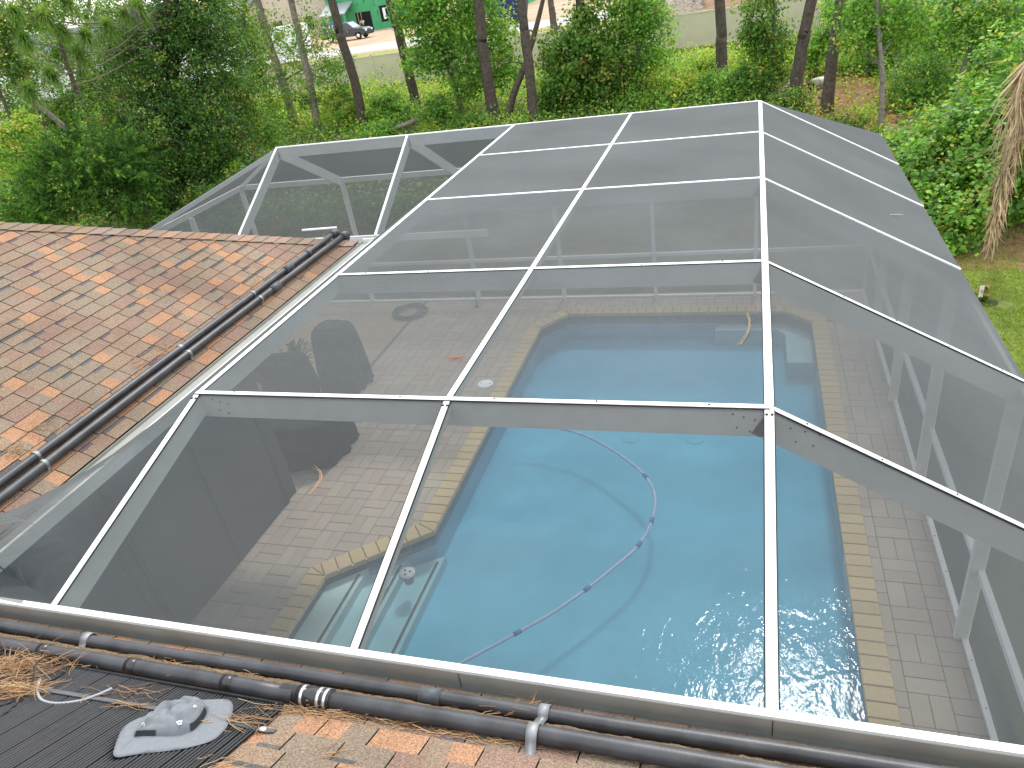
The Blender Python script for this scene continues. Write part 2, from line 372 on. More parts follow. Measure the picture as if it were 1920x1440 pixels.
for i in range(4):
    c = [(DX0, DY0), (DX1, DY0), (DX1, DY1), (DX0, DY1)]; (x0, y0), (x1, y1) = c[i], c[(i+1) % 4]
    b.poly([(x0, y0, -.3), (x1, y1, -.3), (x1, y1, -.018), (x0, y0, -.018)])
deck = props(b.build('pool_deck', joint_m, recalc=True), kind='structure')
# tan slab in the back left corner of the deck
SLAB = (-9.2, 8.9, -5.9, 11.85)
props(MB().box((SLAB[0], SLAB[1], -.017), (SLAB[2], SLAB[3], .004)).build('concrete_slab', slab_m, deck), label='plain tan concrete pad in the paved deck')

def chamfered(b, poly, z0, z1, ch, c):
    """flat block with a small chamfer round its top"""
    cx = sum(p[0] for p in poly)/len(poly); cy = sum(p[1] for p in poly)/len(poly); n = len(poly)
    ins = []
    for x, y in poly:
        L = math.hypot(cx-x, cy-y) or 1; k = ch*1.4/L; ins.append((x+(cx-x)*k, y+(cy-y)*k))
    vs = [(x, y, z0) for x, y in poly]+[(x, y, z1-ch) for x, y in poly]+[(x, y, z1) for x, y in ins]
    fs = [tuple(range(2*n, 3*n))]
    for i in range(n):
        j = (i+1) % n; fs += [(i, j, n+j, n+i), (n+i, n+j, 2*n+j, 2*n+i)]
    b.add(vs, fs, 0, c)
def clip(poly, p, nrm):
    out = []
    for i in range(len(poly)):
        a, c = Vector(poly[i-1]), Vector(poly[i]); da, dc = (a-p).dot(nrm), (c-p).dot(nrm)
        if (da >= 0) != (dc >= 0): out.append(tuple(a+(c-a)*(da/(da-dc))))
        if dc >= 0: out.append(tuple(c))
    return out
def to_px(p):
    q = Vector(p)-CAM; z = q.dot(_f)
    return (960+F_PX*q.dot(_r)/z, 720-F_PX*q.dot(_u)/z) if z > .1 else (-9999, -9999)
def deck_seen(x, y):
    px, py = to_px((x, y, 0))
    if not (0 < px < 1920 and 0 < py < 1140+.146*px): return False
    k = (CAMH-3.02)/CAMH
    return x*k > -3.9 or y*k > 6.7
Mo = .295; items = []
for i in range(int((DX0-.1)/Mo)-1, int(DX1/Mo)+2):
    for j in range(0, int(DY1/Mo)+2):
        x0, y0 = i*Mo+.06, j*Mo+.1
        rects = [((x0, y0), (x0+Mo/2, y0+Mo)), ((x0+Mo/2, y0), (x0+Mo, y0+Mo))] if (i+j) % 2 else [((x0, y0), (x0+Mo, y0+Mo/2)), ((x0, y0+Mo/2), (x0+Mo, y0+Mo))]
        for (ax, ay), (bx, by) in rects:
            g = .0022; ax, bx = max(ax+g, DX0+.01), min(bx-g, DX1-.01); ay, by = max(ay+g, DY0+.01), min(by-g, DY1-.01)
            if bx-ax < .02 or by-ay < .02: continue
            cx, cy = (ax+bx)/2, (ay+by)/2
            if SLAB[0]-.1 < cx < SLAB[2] and SLAB[1] < cy < SLAB[3]: continue
            P = [(ax, ay), (bx, ay), (bx, by), (ax, by)]
            if any(inside(p, WO) for p in P+[(cx, cy)]):
                best = None
                for q in range(len(WM)):
                    a, c = Vector(WM[q-1]), Vector(WM[q]); e = (c-a); t = max(0, min(1, (Vector((cx, cy))-a).dot(e)/e.length_squared))
                    dd = (a+e*t-Vector((cx, cy))).length
                    if best is None or dd < best[0]: best = (dd, a, Vector((e.y, -e.x)).normalized())
                if best[0] > .25: continue
                P = clip(P, best[1]+best[2]*.004, best[2])
                if len(P) < 3: continue
                ar = abs(sum(P[k-1][0]*P[k][1]-P[k][0]*P[k-1][1] for k in range(len(P))))/2
                if ar < .0012 or any(inside(p, offset_poly(W, .05)) for p in P): continue
            items.append((cx, cy, P))
items.sort(key=lambda t: (not deck_seen(t[0], t[1]), (t[0]**2+t[1]**2)))
rest = MB()
def paver_tint():
    k = R.uniform(.92, 1.08); t = R.random()
    c = (.40, .345, .28) if t < .55 else ((.41, .34, .285) if t < .8 else (.385, .345, .285))
    return tuple(q*k for q in c)
for n, (cx, cy, P) in enumerate(items):
    dz = R.uniform(-.0015, .0015); c = paver_tint()
    if n < 300:
        b = MB(); chamfered(b, P, -.03, dz, .003, c); b.build('paver', paver_m, deck, org=(cx, cy, 0))
    else: chamfered(rest, P, -.03, dz, .003, c)
props(rest.build('remaining_pavers', paver_m, deck), kind='stuff')

pool = thing('swimming_pool', 'long blue swimming pool with cut corners and cream brick coping inside the screen cage', 'swimming pool', (-1.2, 6.7, 0))
def floor_z(y): return -.47-(y-2.3)*.004
b = MB(); v, f = tess(W, [], 0); b.add([(x, y, floor_z(y)) for x, y, _ in v], f)
for i in range(len(W)):
    (x0, y0), (x1, y1) = W[i-1], W[i]; b.poly([(x1, y1, floor_z(y1)), (x0, y0, floor_z(y0)), (x0, y0, -.03), (x1, y1, -.03)])
b.build('basin', plaster, pool)
b = MB(); WT = offset_poly(W, -.006)
for i in range(len(WT)):
    (x0, y0), (x1, y1) = WT[i-1], WT[i]
    b.add([(x0, y0, -.2), (x1, y1, -.2), (x1, y1, -.035), (x0, y0, -.035)], [(0, 1, 2, 3)])
b.build('waterline_tile', tile_m, pool)
cop_out, cop_in = offset_poly(W, .2), offset_poly(W, -.025)
for i in range(len(W)):
    a0, a1 = Vector(cop_in[i-1]), Vector(cop_in[i]); b0, b1 = Vector(cop_out[i-1]), Vector(cop_out[i])
    if i == 0: continue                                          # the near end lies under the eave
    e = (a1-a0).normalized(); nr_ = Vector((e.y, -e.x)); Li = (a1-a0).length; wd_ = .225
    s0, s1 = (b0-a0).dot(e), (b1-a0).dot(e); lo_, hi_ = min(0, s0), max(Li, s1)
    n = max(1, round(Li/.1477)); cuts = [k*Li/n for k in range(n+1)]
    if s0 < -.02: cuts[0:0] = [s0]
    if s1 > Li+.02: cuts.append(s1)
    m0 = Vector(((b0-a0).y, -(b0-a0).x)).normalized(); m1 = Vector(((b1-a1).y, -(b1-a1).x)).normalized()
    if m0.dot(e) < 0: m0 = -m0
    if m1.dot(e) > 0: m1 = -m1
    for c0, c1 in zip(cuts[:-1], cuts[1:]):
        P = [tuple(a0+e*(c0+.0035)), tuple(a0+e*(c0+.0035)+nr_*wd_), tuple(a0+e*(c1-.0035)+nr_*wd_), tuple(a0+e*(c1-.0035))]
        P = clip(P, a0+m0*.003, m0); P = clip(P, a1+m1*.003, m1) if len(P) > 2 else P
        if len(P) < 3: continue
        if sum(P[k-1][0]*P[k][1]-P[k][0]*P[k-1][1] for k in range(len(P))) < 0: P = P[::-1]
        k_ = R.uniform(.92, 1.07); c = (.50*k_, .405*k_, .245*k_*R.uniform(.92, 1.05))
        bb = MB(); chamfered(bb, P, -.05, .012+R.uniform(-.001, .001), .007, c)
        cx = sum(p[0] for p in P)/len(P); cy = sum(p[1] for p in P)/len(P)
        bb.build('coping_brick', coping_m, pool, org=(cx, cy, 0), recalc=True)
# steps in the near left bay, swim-out bench in the far right corner
for xl, xr, z in ((-4.28, -3.93, -.14), (-3.93, -3.58, -.25), (-3.58, -3.24, -.36)):
    yc = lambda x: min(4.74+(x+4.29)*.848, 5.55)-.012
    o = [(xl, 2.32), (xr, 2.32), (xr, yc(xr)), (xl, yc(xl))]
    st = MB().prism(o, -.9, z).build('step', step_pl, pool)
    props(MB().box((xr-.075, 2.34, z+.001), (xr-.045, yc(xr)-.1, z+.006)).build('step_edge_tile', trimtile, st))
ben = [(-.5, 11.11), (-.5, 10.9), (.45, 10.9), (.56, 10.76), (.56, 9.86), (.94, 9.86), (.94, 10.735), (.556, 11.108)]
bo = MB().prism(ben[::-1], -1.2, -.23).build('swim_out_bench', step_pl, pool, recalc=True)
for x, y in ((at_z(1182, 820, -.48).x, at_z(1182, 820, -.48).y), (at_z(1303, 822, -.48).x, at_z(1303, 822, -.48).y)):
    b = MB(); b.lathe([(.0, .010), (.09, .009), (.115, .006), (.125, 0)], (x, y, floor_z(y)+.004), 18); d_ = b.build('main_drain', plaster, pool)
b = MB(); b.box((.925, 5.05, -.17), (.947, 5.75, -.04)); b.build('skimmer_mouth', white_pnl, pool)
for y in (4.3, 8.6): 
    b = MB(); b.lathe([(0, .012), (.03, .012), (.05, 0)], (.944, y, -.38), 14, axis=(-1, 0, 0)); b.build('return_fitting', white_pnl, pool)
# water body
WV = offset_poly(W, .004); n = len(WV); b = MB()
v, f = tess(WV, [], -.055); b.add(v, f)
b.add([(x, y, -2.1) for x, y, _ in v], [t[::-1] for t in f])
for i in range(n):
    (x0, y0), (x1, y1) = WV[i-1], WV[i]; b.poly([(x0, y0, -2.1), (x1, y1, -2.1), (x1, y1, -.055), (x0, y0, -.055)])
bm = bmesh.new(); me = b.mesh('pool_water', water_m); bm.from_mesh(me); bmesh.ops.remove_doubles(bm, verts=bm.verts[:], dist=1e-4); bmesh.ops.recalc_face_normals(bm, faces=bm.faces[:]); bm.to_mesh(me); bm.free()
wo = bpy.data.objects.new('pool_water', me); COL.objects.link(wo); props(wo, kind='structure')

# ================================================================== SCREEN ENCLOSURE
CX, CY = [-3.149, -1.52, .103], [3.033, 4.833, 6.776, 8.503, 10.156]
ZT, XE, ZE, YF, Y0R, Z0R, XL, XB, YN = 3.398, 1.775, 2.465, 11.784, 1.66, 3.02, -9.2, -7.05, 8.53
cage = thing('screen_enclosure', 'white framed pool cage with flat dark screen roof over the swimming pool', 'screen enclosure', (XE, 3, 0))
BW = .032
def screw(c, axis, parent, r):
    MB().lathe([(0, r*.55), (r*.75, r*.5), (r, -.001)], c, 8, axis=axis).build('screw', screw_m, parent)
def member(name, p0, p1, w_=BW, h=.165, up=(0, 0, 1), screws=0, dz=0, spl=False, lab=None):
    p0 = Vector(p0)+Vector((0, 0, dz)); p1 = Vector(p1)+Vector((0, 0, dz))
    o = props(MB().bar(p0, p1, w_, h, up).build(name, white_al, cage, org=p0), label=lab)
    d = (p1-p0).normalized(); side = d.cross(Vector(up)).normalized(); u = side.cross(d).normalized()
    if spl:
        b = MB()
        for s in (-1, 1): b.bar(p0+side*s*(w_/2+.003)-u*.002, p1+side*s*(w_/2+.003)-u*.002, .005, .006, up)
        b.build('screen_spline', spline_m, o)
    if screws:
        L = (p1-p0).length
        for k in range(screws):
            c = p0+d*L*(k+.5)/screws+side*R.uniform(-.006, .006); screw(c+u*.0005, u, o, .0065)
    return o
# roof beams across (2x6), one per bay line; purlins between them
for i, y in enumerate(CY):
    x0 = CX[0]-BW/2
    if i == 4: x0 = XB-BW/2
    member('roof_beam', (x0, y, ZT), (CX[2], y, ZT), screws=6 if i < 2 else 0, spl=i < 2)
    member('sloped_beam', (CX[2]+.002, y, ZT-.001), (XE-.004, y, ZE+.012), screws=5 if i < 2 else 0, spl=i < 2)
    if i == 0: 
        for x in (-3.05, -.06, .2):
            for dx, dz in ((0, -.04), (.05, -.055), (.1, -.07), (.02, -.115), (.08, -.135)): screw((x+dx*(1 if x < .15 else 1.3), y-BW/2-.001, ZT+dz-(0 if x < .15 else .07)), (0, -1, 0), cage, .0055)
for x in CX:
    w_, h = (.034, .13) if x == CX[0] else ((.034, .055) if x == CX[1] else (.041, .06))
    o = member('rafter', (x, Y0R+.026, Z0R), (x, CY[0]-BW/2-.001, ZT-.004), w_, h, spl=True)
    for s in (-.012, .012): screw((x+s, CY[0]-BW/2-.035, ZT-.013), (0, -.26, 1), o, .008)
    for k in range(4): member('purlin', (x, CY[k]+BW/2+.001, ZT-.002), (x, CY[k+1]-BW/2-.001, ZT-.002), w_, h if k < 4 else .055, spl=k < 1)
# far slope: beams from the ridge down to the back eave, and the bay to the left behind the roof hip
for x in (XB, -4.8, *CX): member('sloped_beam', (x, CY[4]+BW/2+.001, ZT-.003), (x, YF+.02, ZE), spl=False)
for x in (XB, -4.8): member('sloped_beam', (x, CY[4]-BW/2-.001, ZT-.003), (x, YN-.02, ZE), h=.15)
member('hip_beam', (CX[2]+.03, CY[4]+.03, ZT-.03), (XE, YF, ZE-.01), h=.1)
member('hip_beam', (XB-.03, CY[4]+.03, ZT-.03), (XL, YF, ZE-.01), h=.06)
member('hip_beam', (XB-.03, CY[4]-.03, ZT-.03), (XL, YN, ZE-.01), h=.06)
member('eave_beam', (XE-.03, Y0R, ZE-.03), (XE-.03, YF-BW/2-.001, ZE-.03), h=.075)
member('eave_beam', (XL-BW/2, YF, ZE-.012), (XE+BW/2, YF, ZE-.012), h=.09)
member('eave_beam', (XL, YN+.03, ZE-.012), (XL, YF-BW/2-.001, ZE-.012), h=.09)
member('eave_beam', (XL-BW/2, YN, ZE-.012), (-3.2, YN, ZE-.012), h=.09)
# posts, chair rails and bottom plates
for y in (Y0R+.1, *CY, YF): member('post', (XE, y, .002), (XE, y, ZE-.104), .05, .1, up=(1, 0, 0) if y < YF else (0, 1, 0))
POSTX = [-9.2, -7.02, -4.79, -3.149, -1.52, .103]
for x in POSTX: member('post', (x, YF, .002), (x, YF, ZE-.104), .05, .1, up=(0, 1, 0))
for y in (YN, CY[4]): member('post', (XL, y, .002), (XL, y, ZE-.104), .05, .1, up=(-1, 0, 0))
ys = [Y0R+.1, *CY, YF]
for a, c in zip(ys[:-1], ys[1:]):
    member('chair_rail', (XE-.02, a+.027, .80), (XE-.02, c-.027, .80), .05, .055)
    member('bottom_plate', (XE-.02, a+.027, .03), (XE-.02, c-.027, .03), .05, .029, screws=4)
xs = POSTX+[XE]
for a, c in zip(xs[:-1], xs[1:]):
    member('chair_rail', (a+.027, YF-.02, .80), (c-.027, YF-.02, .80), .05, .055)
    member('bottom_plate', (a+.027, YF-.02, .03), (c-.027, YF-.02, .03), .05, .029)
# screens, one panel per opening
def panel(pts, sub=1, sag=0):
    P = [Vector(p) for p in pts]; b = MB()
    if len(P) == 3: b.poly(P)
    else:
        n = sub; vs = []
        for j in range(n+1):
            for i in range(n+1):
                u, v = i/n, j/n; p = P[0].lerp(P[1], u).lerp(P[3].lerp(P[2], u), v)
                vs.append(p+Vector((0, 0, -sag*16*u*(1-u)*v*(1-v))))
        b.add(vs, [(j*(n+1)+i, j*(n+1)+i+1, (j+1)*(n+1)+i+1, (j+1)*(n+1)+i) for j in range(n) for i in range(n)], smooth=True)
    return b.build('screen_panel', screen_m, cage, org=P[0])
zs = ZT-.006
for k in range(4):
    y0, y1 = CY[k]+.009, CY[k+1]-.009
    for x0, x1 in zip(CX[:-1], CX[1:]): panel([(x0+.009, y0, zs), (x1-.009, y0, zs), (x1-.009, y1, zs), (x0+.009, y1, zs)], 6, R.uniform(.004, .012))
    panel([(CX[2]+.013, y0, zs-.01), (XE, y0, ZE-.004), (XE, y1, ZE-.004), (CX[2]+.013, y1, zs-.01)], 6, R.uniform(.004, .012))
for x0, x1 in zip(CX[:-1], CX[1:]): panel([(x0+.009, Y0R+.03, Z0R-.004), (x1-.009, Y0R+.03, Z0R-.004), (x1-.009, CY[0]-.009, zs-.004), (x0+.009, CY[0]-.009, zs-.004)], 6, .01)
panel([(CX[2]+.013, Y0R+.03, Z0R-.008), (XE, Y0R+.03, ZE), (XE, CY[0]-.009, ZE), (CX[2]+.013, CY[0]-.009, zs-.012)], 6, .0)
cols = [XB, -4.8, *CX]
for x0, x1 in zip(cols[:-1], cols[1:]): panel([(x0+.009, CY[4]+.009, zs-.004), (x1-.009, CY[4]+.009, zs-.004), (x1-.009, YF, ZE-.004), (x0+.009, YF, ZE-.004)])
panel([(CX[2], CY[4]+.009, zs), (XE, CY[4]+.009, ZE), (XE, YF, ZE-.004)]); panel([(CX[2]+.009, CY[4]+.009, zs), (XE, YF, ZE), (CX[2]+.009, YF, ZE-.004)])
panel([(XB, CY[4]+.009, zs), (XB, YF, ZE), (XL, YF, ZE)]); panel([(XB, CY[4], zs), (XL, YF, ZE), (XL, YN, ZE)]); panel([(XB, CY[4]-.009, zs), (XL, YN, ZE), (XB, YN, ZE)])
panel([(XB+.009, YN, ZE-.004), (-4.82, YN, ZE-.004), (-4.82, CY[4]-.009, zs-.004), (XB+.009, CY[4]-.009, zs-.004)])
panel([(-4.78, YN, ZE-.004), (CX[0]-.009, YN, ZE-.004), (CX[0]-.009, CY[4]-.009, zs-.004), (-4.78, CY[4]-.009, zs-.004)])
for z0, z1 in ((.03, .75), (.8, ZE-.1)):
    for a, c in zip(ys[:-1], ys[1:]): panel([(XE, a+.03, z0), (XE, c-.03, z0), (XE, c-.03, z1), (XE, a+.03, z1)])
    for a, c in zip(xs[:-1], xs[1:]): panel([(a+.03, YF, z0), (c-.03, YF, z0), (c-.03, YF, z1), (a+.03, YF, z1)])
    panel([(XL, YN+.03, z0), (XL, YF-.03, z0), (XL, YF-.03, z1), (XL, YN+.03, z1)])
    panel([(XL+.03, YN, z0), (-8.1, YN, z0), (-8.1, YN, z1), (XL+.03, YN, z1)])
# strip between the left roof edge rail and the house gutter
GXL, GZL = -3.835, 3.012
for k in range(2): panel([(GXL, CY[k]+.009, GZL), (CX[0]-.009, CY[k]+.009, zs-.002), (CX[0]-.009, CY[k+1]-.009, zs-.002), (GXL, CY[k+1]-.009, GZL)])
panel([(GXL, 6.7, GZL), (CX[0]-.009, CY[2], zs-.002), (CX[0]-.009, CY[3], zs-.002)])
# near left corner: one loose sheet pulled from the rafter over the gutter end on to the shingles
top = [(0, 964), (40, 950), (77, 929), (110, 912), (150, 890), (200, 860), (260, 815), (320, 771), (366, 740)]
edge = []
for i, (px, py) in enumerate(top):
    if px < 78: edge.append(left_pt(px, py, .03))
    else: edge.append(at_z(px, py, 3.07+.30*((px-77)/289)**2))
edge[0:0] = [left_pt(-120, 985, .03), left_pt(-320, 1000, .03)]
b = MB(); n = len(edge); m_ = 10; vs = []
for i, e in enumerate(edge):
    t = i/(n-1); q = Vector((CX[0]-.02, Y0R+.05, Z0R-.005)).lerp(Vector((CX[0]-.02, CY[0]-.03, zs-.004)), t)
    for j in range(m_+1):
        s = j/m_; p = e.lerp(q, s); p = p+Vector((0, 0, .10*math.sin(math.pi*s)*(1-t)**.6*min(1, t*3.5))); vs.append(p)
b.add(vs, [(i*(m_+1)+j, i*(m_+1)+j+1, (i+1)*(m_+1)+j+1, (i+1)*(m_+1)+j) for i in range(n-1) for j in range(m_)], smooth=True)
a0, a1 = edge[0], Vector((CX[0]-.02, Y0R+.05, Z0R-.005))
props(b.build('screen_panel', screen_m, cage, org=a1), label='loose bulging screen sheet lapping over the shingles')
panel([tuple(a1), tuple(edge[0]), (-4.25, 1.70, 3.06), (CX[0]-.02, Y0R+.01, Z0R-.004)], 1)

# ================================================================== THE HOUSE (roof the viewer stands on, and its left wing)
EX, EY, WX, RX, HY = -3.97, 1.63, -12.0, -7.985, 6.66
NEAR_Z = 2.945
def zl(x): return 3.0+.5*(-3.95-x)
def zn(y): return NEAR_Z+.5*(1.62-y)
NEAR_P = (0, 1.62, NEAR_Z)
def near_pt(px, py, off=0): return on_plane(px, py, NEAR_N, (0, 1.62, NEAR_Z+off))
house = thing('house', 'house with brown, tan and orange asphalt shingle roof in two wings round the pool', 'house', (-4, 0, -.1))
lr = MB().poly([(EX, HY, zl(EX)), (RX, 2.645, zl(RX)), (RX, -2.4, zl(RX)), (EX, EY, zl(EX))][::-1]).build('roof_slope', deck_board, house)
props(lr, label='left wing roof slope crossed by two long black pipes')
nr = MB().poly([(EX, EY, zn(EY)), (RX, -2.4, zn(-2.4)), (3.8, -2.4, zn(-2.4)), (3.8, EY, zn(EY))]).build('roof_slope', deck_board, house)
props(nr, label='near roof slope under the hat and the black collector mat')
b = MB(); b.poly([(EX, HY, zl(EX)), (WX, HY, zl(EX)), (RX, 2.645, zl(RX))][::-1]); b.poly([(WX, HY, zl(EX)), (WX, -6.4, zl(EX)), (RX, -2.4, zl(RX)), (RX, 2.645, zl(RX))][::-1])
b.poly([(RX, -2.4, zl(RX)), (WX, -6.4, zl(EX)), (3.8, -6.4, zl(EX)), (3.8, -2.4, zn(-2.4))][::-1])
b.build('back_roof_slope', mat('plain_shingle', (.17, .13, .1), .95, noise=.3, nscale=20), house)
b = MB(); b.poly([(EX, HY, 2.83), (WX, HY, 2.83), (WX, -6.4, 2.83), (3.8, -6.4, 2.83), (3.8, EY, 2.83), (EX, EY, 2.83)])
b.build('soffit', soffit_m, house)
b = MB(); b.box((EX-.02, EY+.02, 2.83), (EX+.004, HY, 2.985)); b.box((WX, HY-.0, 2.83), (EX+.004, HY+.02, 2.985)); b.box((EX+.006, EY-.02, 2.83), (3.8, EY+.002, 2.93)); b.build('fascia', white_al, house)
b = MB(); b.box((-8.2, .80, -.02), (3.5, 1.0, 2.826)); b.box((-5.6, 1.003, -.02), (-5.4, 6.05, 2.826)); b.box((-11.7, 5.85, -.02), (-5.603, 6.05, 2.826)); b.box((3.3, -6, -.1), (3.5, .797, 2.826)); b.box((-11.7, -6, -.1), (-11.5, 5.8, 2.826)); b.build('wall', stucco, house)  # wing wall is unseen, set forward to keep the space under the eave dark
for y0_ in (1.5, 3.72):  # added dark doors, standing in for the deep shade under the left eave
    b = MB(); b.box((-5.395, y0_+.06, .05), (-5.375, y0_+2.06, 2.3)); dr = b.build('added_dark_door', glass_m, house)
    for a_, c_ in (((-5.398, y0_, 0), (-5.37, y0_+.058, 2.38)), ((-5.398, y0_+2.062, 0), (-5.37, y0_+2.12, 2.38)), ((-5.397, y0_+.059, 2.302), (-5.37, y0_+2.061, 2.379)), ((-5.388, y0_+1.03, .051), (-5.372, y0_+1.09, 2.299))): MB().box(a_, c_).build('added_door_frame', cable_m, dr)
# gutters
b = MB(); b.box((EX+.006, 1.72, 2.93), (GXL-.012, 6.72, 2.988)); b.box((EX+.006, 1.72, 2.9885), (EX+.013, 6.72, 3.008))
g1 = props(b.build('gutter', gutter_al, house), label='long gutter trough along the left wing')
b = MB(); b.box((GXL-.011, 1.72, 2.92), (GXL+.012, 6.75, GZL)); b.build('gutter_lip', white_al, g1)
b = MB(); b.box((EX+.016, 6.72, 2.93), (GXL+.02, 6.735, 3.03)); b.build('gutter_end', white_al, g1)
b = MB(); b.box((-4.3, EY+.033, 2.88), (3.8, EY+.05, 3.008)); g2 = props(b.build('gutter', mat('shade_grey_gutter', (.34, .335, .31), .6, .3, noise=.12, nscale=5, noise2=.4, n2scale=3, col2=(.22, .21, .185)), house), label='straight gutter beam along the near eave')  # grey base colour stands for the shaded side of white paint, with random mottling
b = MB(); b.box((-4.3, EY+.036, 3.0085), (3.8, EY+.066, 3.0225)); b.build('gutter_cap', white_al, g2)
for x in (-1.05, .105): MB().box((x-.0015, EY+.0315, 2.925), (x+.0015, EY+.0325, 3.006)).build('gutter_seam', screw_m, g2)

# shingles: a dozen and a half tab patterns shared by all pieces
TAUPE, TAN, ORG, RED, BAND = (.21, .163, .122), (.235, .17, .122), (.335, .19, .115), (.225, .15, .115), (.108, .10, .10)
def tab(seed):
    q = random.Random(seed); b = MB(); L, top = .126, .0035; h = .0098
    n = q.choice([1, 1, 2, 2, 2]); cuts = sorted([0, 1]+[k/n+q.uniform(-.06, .06) for k in range(1, n)])
    main = TAUPE if q.random() < .7 else TAN
    cs = []
    for k in range(n):
        t = q.random(); c = main if t < .50 else (ORG if t < .76 else (RED if t < .86 else TAN))
        f = q.uniform(.94, 1.06); cs.append(tuple(v*f for v in c))
    e = .105
    for k in range(n):
        x0, x1 = cuts[k], cuts[k+1]; c = cs[k]; lift = 0
        z = lambda y: h+(top-h)*y/L+lift
        band = q.random() < .33 and c[0] < .33
        yb = e*(.80 if band else .97)
        wv = lambda: q.uniform(-.0015, .0015)
        y0 = wv()
        b.add([(x0, y0, z(0)), (x1, y0, z(0)), (x1, yb, z(yb)), (x0, yb, z(yb))], [(0, 1, 2, 3)], 0, c)
        cb = tuple(v*q.uniform(.85, 1.15) for v in BAND) if band else c
        b.add([(x0, yb, z(yb)), (x1, yb, z(yb)), (x1, L, z(L)), (x0, L, z(L))], [(0, 1, 2, 3)], 0, cb)
        b.add([(x0, y0, .0), (x1, y0, .0), (x1, y0, z(0)), (x0, y0, z(0))], [(0, 1, 2, 3)], 0, tuple(v*.18 for v in c))  # butt edge coloured much darker to draw the shadow line under each course
    for x, o in ((0, (0, 1, 2, 3)), (1, (3, 2, 1, 0))):
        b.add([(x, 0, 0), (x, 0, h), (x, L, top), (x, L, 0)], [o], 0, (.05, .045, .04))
    return b
TABS = [tab(100+k) for k in range(26)]
TABM = [t.mesh('shingle_tab', shingle_m) for t in TABS]
def rot_from(x, y, z): return Matrix((x, y, z)).transposed().to_euler()
sl = math.sqrt(1.25)
PL = dict(x=Vector((0, 1, 0)), y=Vector((-1, 0, .5))/sl, z=Vector((.5, 0, 1))/sl)
PN = dict(x=Vector((-1, 0, 0)), y=Vector((0, -1, .5))/sl, z=Vector((0, .5, 1))/sl)
cand = []
for fr, plane, par in ((PL, 'l', lr), (PN, 'n', nr)):
    nc = 40 if plane == 'l' else 30
    for k in range(nc):
        v = k*.1115
        if plane == 'l': o = Vector((EX, 0, zl(EX)))+fr['y']*v; u0, u1 = EY-(EX-o.x)+.0, HY-(EX-o.x)-.10
        else: o = Vector((0, EY, zn(EY)))+fr['y']*v; u0, u1 = -3.8, -(EX-(EY-o.y))
        u = u0-.1*(k % 2)-.012*((k*7) % 5)
        while u < u1:
            w_ = .197+R.uniform(-.008, .008)
            a, c = max(u, u0), min(u+w_, u1)
            if c-a > .02:
                p = o+fr['x']*(a+.003); px, py = to_px(p+fr['x']*(c-a)/2)
                cand.append((not (-40 < px < 1960 and 380 < py < 1480), (p-CAM).length, p, c-a-.006, fr, par, R.randrange(len(TABS))))
            u += w_
cand.sort(key=lambda t: (t[0], t[1]))
more = {id(lr): MB(), id(nr): MB()}
for n, (_, _, p, w_, fr, par, k) in enumerate(cand):
    p = p+fr['z']*R.uniform(0, .0012)
    if n < 300: inst('shingle', TABM[k], par, p, rot_from(fr['x'], fr['y'], fr['z']), (w_, 1, 1))
    else:
        t = TABS[k]; bb = more[id(par)]
        vs = [p+fr['x']*(q[0]*w_)+fr['y']*q[1]+fr['z']*q[2] for q in t.v]; base = len(bb.v)
        bb.v += [tuple(q) for q in vs]; bb.c += t.c; bb.f += [[base+i for i in f_] for f_ in t.f]; bb.m += t.m; bb.sm += t.sm
for par in (lr, nr): props(more[id(par)].build('remaining_shingles', shingle_m, par), kind='stuff')
# ridge caps down the hip
hd = Vector((RX-EX, 2.645-HY, zl(RX)-zl(EX))); HL = hd.length; hd.normalize()
for k in range(int(HL/.115)):
    p = Vector((EX, HY, zl(EX)+.016))+hd*(k*.115); c = R.choice([(.27, .19, .15), (.25, .19, .155), TAN, TAUPE, (.3, .19, .13), (.26, .185, .15)]); f_ = R.uniform(.95, 1.15); c = tuple(v*f_ for v in c)
    b = MB(); o1, o2 = .012, .002
    dl = Vector((-.447, -.447, .2))*0+Vector((.12, -.12*.0, -.06)); s1 = Vector((0.085, -.085, -.0)); s1 = Vector((.0, -.155, -.004)); s2 = Vector((-.155, 0, -.004))
    a0, a1 = p+Vector((0, 0, o1)), p+hd*.135+Vector((0, 0, o2))
    b.add([a0, a1, a1+s1, a0+s1, a1+s2, a0+s2, p+s1, p+s2, p], [(0, 3, 2, 1), (0, 1, 4, 5), (0, 8, 6, 3), (0, 5, 7, 8)], 0, c)
    b.build('ridge_cap', shingle_m, lr, org=p)

